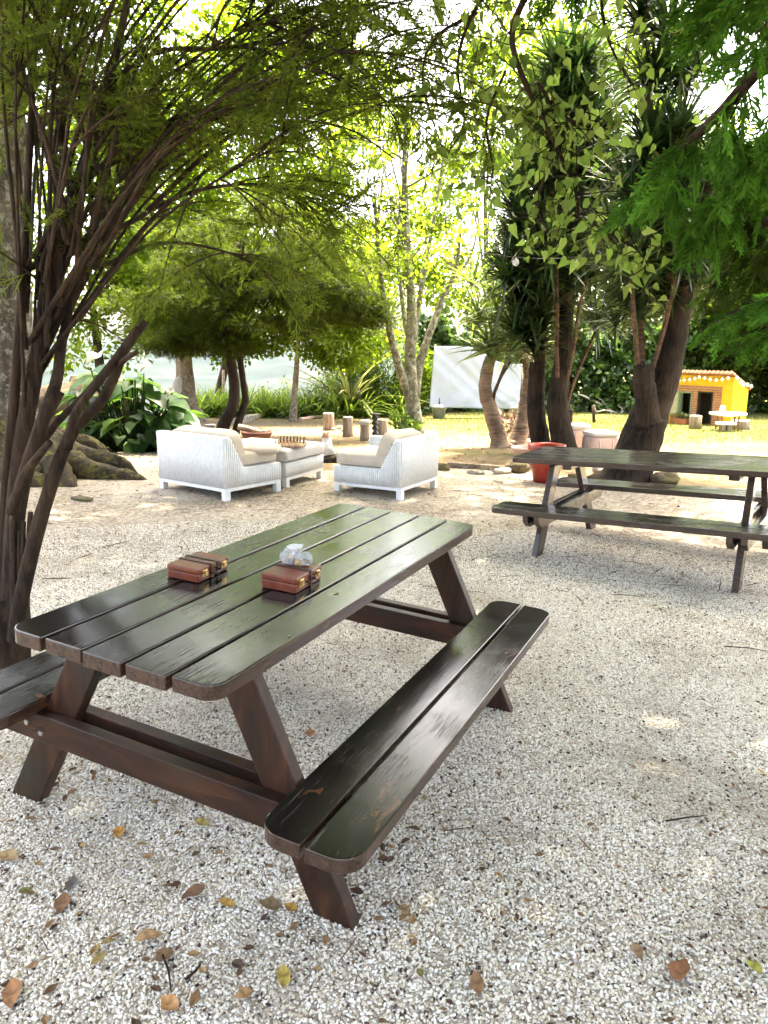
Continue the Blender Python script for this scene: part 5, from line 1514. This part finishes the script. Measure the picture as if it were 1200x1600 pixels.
for (u, v, s, tilt) in ((140, 562, .30, .4), (224, 572, .26, -.3), (189, 594, .20, .2), (263, 614, .22, .5), (126, 624, .18, -.3), (166, 668, .10, 0)):
    p = W(u, v, yC - .45) - b; f = MB()
    pr = [(.012, -.45), (.05, -.25), (.14, .05), (.30, .28), (.36, .34)]
    vs = []; nn = 14
    for r, z in pr:
        for k in range(nn):
            a = 2 * PI * k / nn; zz = z + .35 * r * math.cos(a) + (.35 if k == 0 and r > .2 else 0)
            vs.append((r * math.cos(a), r * math.sin(a), zz))
    f.add(vs, [(i * nn + k, i * nn + (k + 1) % nn, (i + 1) * nn + (k + 1) % nn, (i + 1) * nn + k) for i in range(len(pr) - 1) for k in range(nn)], True)
    f.v = [tuple(Vector(q) * s) for q in f.v]
    fo = f.build('flower', M['petal'], root); fo.location = p; fo.rotation_euler = (-.5, tilt, rng.random() * 6)
    st = MB().tube(bez((p.x * .5, p.y * .5 + .1, 0), ((p.x) * .8, p.y * .8, p.z * .6), (p.x, p.y, p.z - s * .4), 8), .010, 6); st.build('flower_stalk', M['lf_border'], root)
    sp_ = MB().lathe([(.02 * s * 3, -.1 * s), (.02 * s * 3, .35 * s), (.001, .42 * s)], 8); sp_.build('spadix', M['boxwood'], fo)

b = at(20, 742); y = b.y + .3
root = empty('old_tree', b, 'huge old tree at the left edge with mossy roots over gravel', 'tree'); B = np.array(b)
mb = MB()
q = smooth_path([W(u, v, y) for u, v in ((5, 760), (2, 700), (-8, 640), (-12, 560), (-14, 400), (-18, 200), (-30, 0), (-40, -200))], 30)
mb.tube(q - B, np.linspace(.52, .30, 30) * (1 + .9 * np.exp(-np.linspace(0, 14, 30))), 18, .05)
mb.build('trunk', M['bark_old'], root)
mb = MB()
for pts, r0, r1 in (([(20, 680, 0), (52, 700, -.3), (75, 728, -.7), (100, 760, -1.0)], .36, .10), ([(30, 690, .1), (80, 700, 0), (130, 716, -.2), (185, 722, -.3)], .26, .05), ([(40, 700, -.1), (95, 722, -.3), (150, 742, -.5), (205, 754, -.6)], .26, .04),
                    ([(10, 700, -.3), (30, 735, -.7), (50, 762, -1.0), (60, 785, -1.1)], .34, .10), ([(90, 722, -.3), (130, 730, -.3), (175, 738, -.3)], .15, .03), ([(60, 690, .3), (100, 690, .4), (150, 700, .4)], .2, .06)):
    pp = []
    for u, v, dy in pts:
        p = W(u, v, y + dy); pp.append(Vector((p.x, p.y, max(p.z, gz(p.x, p.y) + .01))))
    e = pp[-1] + (pp[-1] - pp[-2]) * .6; pp.append(Vector((e.x, e.y, gz(e.x, e.y) - .06)))
    mb.tube(smooth_path(pp, 18) - B, np.linspace(r0, r1 * .5, 18), 16, .17)
mb.build('root', M['bark_moss'], root)
cl = Cloud(); C = np.concatenate([ellipsoid(40, W(40, 80, y + .4), (1.7, 1.4, 1.5), .2), ellipsoid(30, W(-60, -100, y), (2.5, 2.2, 1.6), .2)])
clumps(cl, C - B, 90, .45, .09, DIAMOND, .8)
CH = ellipsoid(620, (-1.4, 9.6, 8.6), (6.0, 5.0, 2.4), .1)  # unseen high crown, added over the sofas to shade them
clumps(cl, CH - B, 60, .6, .15, DIAMOND, .7, .6, .3, keep=lambda P: ~in_frame(P + B, 60)); cl.build('crown', M['lf_mid'], root)
mb = MB(); grow_limbs(mb, q[20] - B, C[::4] - B, .14, .1); grow_limbs(mb, q[27] - B, [c - B for c in CH[~in_frame(CH, 120)][::16]], .16, .12); mb.build('limbs', M['bark_moss'], root)
c0 = at(105, 690); o = rock_mesh(MB(), (0, 0, 0), (2.3, .9, 1.6), 51, 22, 14).build('rock_bank', M['bankrock']); o.location = c0 + Vector((0, 1.0, .35)); tag(o, 'dark rocky bank behind the roots and the calla lilies', 'bank')

# ------------------------------------------------------------------ many-stemmed cypress on the left
b = at(14, 1052); b.y += .1; root = empty('cypress', b, 'many stemmed cypress with brown stems fanning over the left side', 'tree'); B = np.array(b)
mb = MB(); paths = []
def cst(pts, r0, r1, n=24, keep=True, nn=9):
    q = smooth_path([W(*p) for p in pts], n); mb.tube(q - B, np.linspace(r0, r1, n), nn, .05)
    if keep: paths.append(q)
    return q
yb = b.y
cst([(6, 1060, yb), (8, 1000, yb), (8, 930, yb)], .085, .075, 8, False, 12)
cst([(25, 1055, yb + .02), (26, 1000, yb + .02), (24, 938, yb + .02)], .06, .062, 8, False, 12)
cst([(14, 960, yb), (6, 860, yb), (12, 740, yb), (22, 620, yb), (33, 480, yb), (40, 360, yb + .1), (48, 200, yb + .2), (55, 40, yb + .3), (62, -150, yb + .4)], .030, .009)
cst([(18, 960, yb), (20, 860, yb - .05), (33, 700, yb), (52, 600, yb), (70, 480, yb + .05), (92, 380, yb + .1), (130, 270, yb + .2), (165, 150, yb + .3), (200, 0, yb + .4), (225, -120, yb + .4)], .044, .011)
cst([(40, 660, yb), (62, 545, yb + .1), (100, 470, yb + .2), (140, 400, yb + .35), (190, 340, yb + .5), (260, 250, yb + .7), (340, 160, yb + .9), (420, 80, yb + 1.1)], .026, .007)
cst([(20, 880, yb), (35, 760, yb - .1), (70, 650, yb - .1), (90, 590, yb), (100, 520, yb + .1), (135, 480, yb + .2), (190, 400, yb + .4), (250, 330, yb + .6), (330, 260, yb + .8)], .034, .007)
cst([(96, 540, yb + .1), (110, 480, yb + .1), (140, 420, yb + .2), (175, 330, yb + .3), (230, 240, yb + .5)], .020, .008)
cst([(24, 1000, yb - .12), (34, 930, yb - .14), (58, 830, yb - .14), (73, 780, yb - .14), (96, 712, yb - .13), (118, 668, yb - .12), (156, 630, yb - .11), (180, 585, yb - .1), (196, 545, yb - .08), (228, 502, yb - .05)], .036, .016, 26, False, 11)
cst([(106, 700, yb - .14), (114, 655, yb - .2), (132, 624, yb - .2), (162, 588, yb - .15), (192, 545, yb - .1)], .019, .013, 16, False)
cst([(185, 570, yb - .1), (200, 558, yb - .15), (214, 550, yb - .2)], .014, .009, 8, False)
cst([(16, 800, yb + .02), (45, 725, yb + .05), (85, 665, yb + .05), (130, 620, yb), (180, 560, yb - .05), (214, 512, yb - .08)], .020, .012, 20, False)
cst([(5, 790, yb + .05), (48, 690, yb + .1), (75, 645, yb + .12), (95, 612, yb + .15)], .03, .02, 14, False)
cst([(18, 800, yb - .1), (40, 740, yb - .15), (78, 690, yb - .2), (60, 700, yb - .2)][:3], .026, .014, 10, False)
# broken stubs at the fork
for (u, v, u2, v2, r) in ((24, 950, 20, 815, .022), (32, 940, 38, 815, .013), (40, 930, 48, 800, .018), (30, 900, 30, 830, .012)):
    cst([(u, v, yb - .1), ((u + u2) / 2, (v + v2) / 2, yb - .1), (u2, v2, yb - .1)], r, r * .6, 8, False)
# the fan of upper stems
rs = random.Random(12)
for k in range(54):
    t = (k + rs.random()) / 54
    ue = -60 + 640 * t + rs.uniform(-40, 40); ve = rs.uniform(-160, 60) + 190 * max(0, t - .45)
    de = rs.uniform(-.25, 1.5)
    v0 = rs.uniform(330, 640); u0 = 36 + (640 - v0) * rs.uniform(.02, .55)
    um, vm = u0 + (ue - u0) * .42 - 20 * t, v0 + (ve - v0) * .55; cst([(u0, v0, yb + rs.uniform(-.05, .1)), ((u0 + um) / 2, (v0 + vm) / 2 - 14, yb + de * .3), (um, vm - 10, yb + de * .55), ((um + ue) / 2 + 10, (vm + ve) / 2 - 20, yb + de * .8), (ue + 40, ve, yb + de)], rs.uniform(.006, .013), .003, 20)
for pts in ([(230, 330, yb + .6), (330, 235, yb + .7), (430, 170, yb + .8), (540, 130, yb + .9), (640, 100, yb + 1.0), (720, 60, yb + 1.1)], [(200, 300, yb + .9), (320, 220, yb + 1.2), (430, 190, yb + 1.4), (540, 200, yb + 1.5), (620, 250, yb + 1.6)],
            [(170, 130, yb + .3), (250, 80, yb + .4), (350, 75, yb + .5), (480, 50, yb + .6), (600, 10, yb + .7)], [(180, 360, yb + .8), (300, 300, yb + 1.1), (420, 290, yb + 1.3), (520, 330, yb + 1.4)],
            [(120, 300, yb + .1), (190, 230, yb + .15), (260, 190, yb + .2), (340, 165, yb + .3)], [(150, 420, yb + .9), (250, 380, yb + 1.2), (340, 390, yb + 1.4), (420, 420, yb + 1.5)], [(20, 120, yb), (90, 30, yb + .3), (160, -60, yb + .5)]):
    cst(pts, .013, .004, 20)
mb.build('stems', M['bark_cypress'], root)
tw = MB(); sp_p, sp_d, sp_s = [], [], []
for q in paths:
    n = len(q)
    for k in range(16):
        i = int(n * (.40 + .58 * rs.random())); i = min(i, n - 2)
        p = q[i] + (q[i + 1] - q[i]) * rs.random(); t = q[i + 1] - q[i]; t = t / np.linalg.norm(t)
        uu_, vv_, _ = pix([p])
        if uu_[0] < 60 and rs.random() < .75 or (uu_[0] < 150 and vv_[0] > 180 and rs.random() < .75): continue
        if math.sin(uu_[0] / 47 + 1.3 * math.sin(vv_[0] / 61)) + math.sin(vv_[0] / 53 - uu_[0] / 90) < .15 + rs.gauss(0, .4) + (.5 if uu_[0] < 330 else 0): continue
        L = rs.uniform(.25, .75)
        dr = t * .7 + np.array([rs.gauss(.15, .5), rs.gauss(-.05, .5), rs.gauss(-.15, .35)]); dr /= np.linalg.norm(dr)
        e = p + dr * L + np.array([0, 0, -.22 * L]); m = p + dr * L * .5 + np.array([0, 0, .05 * L])
        bb_ = bez(p, m, e, 7); tw.tube(bb_ - B, np.linspace(.006, .002, 7), 4)
        nn = int(L / .052)
        for j in range(nn):
            f = .15 + .85 * (j + rs.random()) / nn; ii = min(5, int(f * 6)); pt = bb_[ii] + (bb_[ii + 1] - bb_[ii]) * (f * 6 - ii)
            sp_p.append(pt); sp_d.append(dr + np.array([rs.gauss(0, 1.0), rs.gauss(0, 1.0), rs.gauss(-.5, .8)])); sp_s.append(rs.uniform(.10, .26))
tag(tw.build('twigs', M['bark_cypress'], root), kind='stuff')
sp_p, sp_d, sp_s = np.array(sp_p), np.array(sp_d), np.array(sp_s)
cl = Cloud(); k3 = rng.integers(0, 4, len(sp_p))
SPY = [spray(11, .017, .55, .46, 2, 10 + k, .008) for k in range(4)]
for k, s_ in enumerate(SPY):
    m = k3 == k; cl.add(*scatter(s_[0], s_[1], sp_p[m] - B, frames(sp_d[m], rdir(m.sum())), sp_s[m]))
cl.build('foliage', M['lf_cypress'], root)
# unseen top of its crown, added overhead to shade the near yard
C = np.concatenate([ellipsoid(150, (-1.3, 3.3, 5.6), (2.9, 2.6, 1.1), .1), ellipsoid(110, (-1.6, .6, 5.2), (2.2, 2.2, 1.1), .1)]); C = C[~in_frame(C, 330)]
ch = Cloud()
for k, s_ in enumerate(SPY): clumps(ch, C[k::4] - B, 42, .45, .34, (s_[0] * np.array([1, 1, 1]), s_[1]), .8, .5, .3, keep=lambda P: ~in_frame(P + B, 220))
ch.build('crown', M['lf_cypress'], root)
mb = MB(); grow_limbs(mb, paths[1][-1] - B, C[::22] - B, .02, .1); mb.build('limbs', M['bark_cypress'], root)

# ------------------------------------------------------------------ conifer whose sprays hang in at the upper right
TB = (2.75, .75); root = empty('conifer', (TB[0], TB[1], gz(*TB)), 'conifer reaching in from the right with bright green feathery sprays', 'tree'); B = np.array(root.location)
mb = MB(); mb.tube([(0, 0, -.1), (0, 0, 1.5), (.05, .02, 4), (0, 0, 8)], [.24, .19, .13, .02], 14, .05); mb.build('trunk', M['bark_dark'], root)
lim = MB(); P_, D_, S_, T_ = [], [], [], []
CED = [spray(12, .05, .62, .5, 2, 30 + k, .03) for k in range(4)]
def bough(pts, spread, dens, s0, s1, hang, tone, zstart):
    q = smooth_path([W(*p) for p in pts], 26)
    st = np.array([TB[0], TB[1], zstart - .25]); qq = np.concatenate([bez(st, (st + q[0]) / 2 + np.array([0, 0, .3]), q[0], 9)[:-1], q]); lim.tube(qq - B, np.linspace(.030, .003, len(qq)), 7, .07)
    for i in range(len(q) - 1):
        t = q[i + 1] - q[i]; L = np.linalg.norm(t); t /= L
        side = np.cross(t, (0, 0, 1.0)); side /= np.linalg.norm(side)
        for k in range(max(1, int(dens * L * 10))):
            sgn = rs.choice((-1, 1)); p = q[i] + t * L * rs.random()
            d1 = t * .55 + side * sgn * rs.uniform(.3, 1.0) + np.array([0, 0, -hang * rs.uniform(.3, 1.3)]); d1 /= np.linalg.norm(d1)
            bl = spread * rs.uniform(.4, 1.0) * (1.1 - .5 * i / len(q)); e = p + d1 * bl + np.array([0, 0, -hang * .35 * bl])
            bz = bez(p, p + d1 * bl * .5 + np.array([0, 0, .02]), e, 6); lim.tube(bz - B, np.linspace(.004, .0012, 6), 4)
            for j in range(max(2, int(bl / .024))):
                f = rs.random(); pt = bz[0] + (bz[-1] - bz[0]) * f
                P_.append(pt); D_.append(d1 + np.array([rs.gauss(0, .5), rs.gauss(0, .4), rs.gauss(-.25 - hang * .4, .3)])); S_.append(rs.uniform(s0, s1)); T_.append(tone + rs.uniform(-.25, .25))
bough([(1330, -60, 1.7), (1240, 40, 1.9), (1150, 150, 2.1), (1060, 240, 2.35), (1040, 270, 2.5), (1000, 305, 2.6)], .18, 4.2, .07, .15, .75, .75, 2.7)
bough([(1340, 90, 1.9), (1250, 170, 2.1), (1180, 235, 2.3), (1140, 290, 2.5), (1110, 330, 2.6)], .20, 4.0, .07, .15, .9, .55, 2.5)
bough([(1330, -150, 2.0), (1200, -40, 2.4), (1140, -20, 2.7), (1090, -10, 2.9)], .2, 2.4, .08, .15, .7, .5, 3.0)
bough([(1330, 270, 2.4), (1240, 330, 2.8), (1195, 345, 3.2), (1165, 360, 3.5)], .34, 1.9, .09, .18, 1.5, -.1, 2.3)
bough([(1330, 180, 2.8), (1240, 250, 3.2), (1190, 270, 3.6), (1140, 285, 3.9)], .44, 1.7, .09, .18, 1.6, -.15, 2.4)
bough([(1330, 420, 2.1), (1250, 450, 2.4), (1200, 462, 2.7), (1145, 490, 2.9), (1100, 515, 3.1)], .15, 3.2, .06, .12, .5, .6, 1.9)
bough([(1330, 480, 2.3), (1260, 500, 2.5), (1220, 500, 2.8), (1170, 520, 3.0)], .16, 2.6, .06, .12, .5, .5, 1.8)
bough([(960, -190, 2.4), (925, -120, 2.5), (900, -70, 2.6), (890, -40, 2.7)], .14, 1.6, .06, .11, .8, .5, 3.2)
lim.build('limbs', M['bark_dark'], root)
P_, D_, S_, T_ = (np.array(q) for q in (P_, D_, S_, T_)); cl = Cloud(); k4 = rng.integers(0, 4, len(P_))
for k, s_ in enumerate(CED):
    m = k4 == k; cl.add(*scatter(s_[0], s_[1], P_[m] - B, frames(D_[m], rdir(m.sum()) * .5 + np.array([0, 0, .8])), S_[m], np.clip(T_[m], 0, 1)))
cl.build('sprays', M['lf_cedar'], root)
# the rest of its crown, overhead and outside the picture
N = 6500; a = rng.random(N) * 2 * PI; r = 3.4 * np.sqrt(rng.random(N)); z = rng.uniform(2.4, 6.5, N); r *= (1.12 - .11 * z)
P = np.stack([TB[0] - .3 + r * np.cos(a), TB[1] + r * np.sin(a), z], -1); P = P[~in_frame(P, 650)]; P = P[np.linalg.norm(P - np.array([0, 0, HC]), axis=1) > 1.5]
d = norm(P - np.array([TB[0], TB[1], 4.0])); d[:, 2] = -.35; cl = Cloud(); d = d + .5 * rdir(len(P))
big = spray(7, .10, .7, .5, 1, 77, .03)
cl.add(*scatter(big[0], big[1], P - B, frames(d, np.array([0, 0, 1.0]) + .3 * rdir(len(P))), .35 + .3 * rng.random(len(P))))
cl.build('crown', M['lf_cedar'], root)

# ------------------------------------------------------------------ linden arching in from the right
LB = (5.4, 4.2); root = empty('linden', (LB[0], LB[1], gz(*LB)), 'linden with heart shaped pale green leaves arching in from upper right', 'tree'); B = np.array(root.location)
mb = MB(); mb.tube([(0, 0, -.1), (0, 0, 1.5), (-.1, 0, 3.5), (0, .1, 7.5)], [.26, .2, .15, .04], 14, .05)
P_, D_, S_, T_ = [], [], [], []
def lbranch(pts, n, s0, s1, r0=.014, spread=.16, tone=.5, start=None):
    q = smooth_path([W(*p) for p in pts], 24); qq = q if start is None else np.concatenate([[np.array(start)], q])
    mb.tube(qq - B, np.linspace(r0, .003, len(qq)), 7, .05)
    for k in range(int(n * 1.15)):
        f = rs.random() ** .85; i = min(22, int(f * 23)); p = q[i] + (q[i + 1] - q[i]) * rs.random()
        off = np.array([rs.gauss(0, spread), rs.gauss(0, spread), rs.gauss(-.03, spread * .8)]) * .72; e = p + off
        if k % 3 == 0: mb.tube(np.array([p, (p + e) / 2 + np.array([0, 0, .01]), e]) - B, .0022, 4)
        P_.append(e); D_.append(np.array([rs.gauss(0, .7), rs.gauss(0, .7), -.8 + rs.gauss(0, .5)])); S_.append(rs.uniform(s0, s1) * .58); T_.append(tone - .1 + rs.uniform(-.6, .5))
hub = (2.0, 3.6, 5.0)
mb.tube(bez((0, 0, 4.0), (-1.5, 0, 5.4), np.array(hub) - B, 14), np.linspace(.10, .045, 14), 9, .05)
lbranch([(900, -120, 3.2), (830, -20, 3.1), (800, 60, 3.1), (830, 150, 3.1), (870, 230, 3.1), (900, 300, 3.1), (905, 360, 3.1)], 190, .055, .10, .016, .17, .6, hub)
lbranch([(905, 300, 3.1), (930, 350, 3.0), (970, 375, 3.0), (1000, 395, 3.0), (1010, 430, 3.0)], 60, .055, .10, .006, .09, .75)
lbranch([(840, 130, 3.1), (880, 180, 3.2), (930, 200, 3.3), (960, 190, 3.3)], 80, .06, .10, .007, .14, .75)
lbranch([(800, -60, 3.4), (740, 20, 3.5), (715, 100, 3.6), (725, 190, 3.6), (700, 240, 3.6)], 75, .06, .10, .010, .17, .25, hub)
lbranch([(745, 20, 3.5), (680, 60, 3.7), (660, 130, 3.8), (690, 230, 3.8)], 40, .06, .10, .008, .16, .2)
lbranch([(790, 110, 3.1), (760, 190, 3.2), (770, 270, 3.3), (740, 275, 3.4)], 46, .06, .10, .006, .13, .3)
lbranch([(860, 250, 3.1), (840, 320, 3.1), (860, 370, 3.1)], 40, .05, .085, .005, .09, .6)
lbranch([(960, -120, 3.3), (940, -20, 3.4), (950, 60, 3.4), (985, 130, 3.4)], 70, .06, .10, .010, .15, .75, hub)
lbranch([(1150, -80, 3.6), (1110, 0, 3.7), (1090, 70, 3.8), (1100, 130, 3.8)], 50, .06, .09, .010, .12, .8, hub)
mb.build('trunk', M['bark_dark'], root)
P_, D_, S_, T_ = (np.array(q) for q in (P_, D_, S_, T_)); cl = Cloud()
cl.add(*scatter(HEART[0], HEART[1], P_ - B, frames(D_, rdir(len(P_)) + np.array([0, -.25, .35])), S_, np.clip(T_, 0, 1)))
cl.build('hanging_leaves', M['lf_linden'], root, True)
cl = Cloud(); C = ellipsoid(900, (2.2, 5.4, 7.0), (5.4, 5.0, 2.6), .1); C = C[C[:, 2] > 3.2]  # unseen crown, spread over the tables to shade the yard
clumps(cl, C - B, 55, .5, .13, DIAMOND, .7, .6, .3, keep=lambda P: ~in_frame(P + B, 140))
cl.build('crown', M['lf_linden'], root)
mb = MB(); grow_limbs(mb, (0, 0, 4.2), [c - B for c in C[~in_frame(C, 200)][::14]], .1, .1); mb.build('limbs', M['bark_dark'], root)

# string of clear globes between the trees
sl = empty('string_light', W(900, 400, 8.6), 'thin wire with three clear glass globes hanging before the yuccas', 'string light')
B_ = sl.location.copy()
gl = [W(806, 402, 8.9), W(905, 401, 8.6), W(1082, 333, 7.6)]
path = smooth_path([W(700, 385, 9.6)] + gl[:2] + [W(1000, 372, 8.1), gl[2], W(1230, 265, 7.0)], 30)
MB().tube(path - np.array(B_), .004, 5).build('cable', M['cable'], sl)
for g in gl:
    s = g.y / F * 5.4
    o = MB().lathe([(.001, -s), (s * .5, -s * .87), (s * .87, -s * .5), (s, 0), (s * .87, s * .5), (s * .5, s * .87), (s * .25, s * 1.0), (s * .25, s * 1.35), (.001, s * 1.35)], 16).build('globe', M['bulb'], sl)
    o.location = g - B_ - Vector((0, 0, s * 1.35))
    MB().lathe([(s * .2, -s * .3), (s * .26, 0), (s * .2, s * .95), (.001, s)], 8).build('lamp_core', M['whitepaint'], o)
# ------------------------------------------------------------------ light, sky, air, camera
SUN = Vector((.14, .30, .94)).normalized()
EL = math.asin(SUN.z); AZ = math.atan2(SUN.x, SUN.y)
w = bpy.data.worlds.new('World'); SC.world = w; w.use_nodes = True
nt = w.node_tree; bg = nt.nodes['Background']
sky = nt.nodes.new('ShaderNodeTexSky'); sky.sky_type = 'NISHITA'; sky.sun_disc = False
sky.sun_elevation = EL; sky.sun_rotation = AZ; sky.dust_density = 6.0; sky.air_density = .5; sky.ozone_density = 0.0
nt.links.new(sky.outputs[0], bg.inputs[0]); bg.inputs[1].default_value = .15
L = bpy.data.lights.new('sun', 'SUN'); L.energy = 2.3; L.angle = math.radians(.8); L.color = (1, .95, .86)
lo = bpy.data.objects.new('sun', L); COL.objects.link(lo)
lo.rotation_euler = (-SUN).to_track_quat('-Z', 'Y').to_euler()

if HAZE:
    t = NT('haze')
    v = t.n('VolumePrincipled', Color=(.50, .82, 1.0, 1), Density=HAZE, Anisotropy=.2)
    t.t.links.new(v.outputs[0], t.out.inputs[1])
    o = MB().box((0, 3350, -30), (13000, 7100, 330)).build('haze', t.m); tag(o, kind='stuff')

cam = bpy.data.cameras.new('camera'); co_ = bpy.data.objects.new('camera', cam); COL.objects.link(co_)
cam.sensor_fit = 'VERTICAL'; cam.sensor_height = 24; cam.lens = 24 * F / 1600
cam.clip_start = .05; cam.clip_end = 20000
co_.location = (0, 0, HC); co_.rotation_euler = (PI / 2 - PITCH, 0, 0)
SC.camera = co_
SC.view_settings.view_transform = 'Standard'; SC.view_settings.look = 'None'; SC.view_settings.gamma = 1
SC.view_settings.exposure = EXPO
SC.view_settings.use_white_balance = True; SC.view_settings.white_balance_temperature = 7350; SC.view_settings.white_balance_tint = 4
SC.render.engine = 'CYCLES'
cy = SC.cycles
cy.use_denoising = True
try: cy.denoiser = 'OPENIMAGEDENOISE'
except Exception: pass
cy.max_bounces = 9; cy.diffuse_bounces = 4; cy.glossy_bounces = 3; cy.transmission_bounces = 6; cy.transparent_max_bounces = 8
cy.sample_clamp_indirect = 6.0; cy.caustics_reflective = False; cy.caustics_refractive = False
cy.use_adaptive_sampling = True; cy.adaptive_threshold = .02
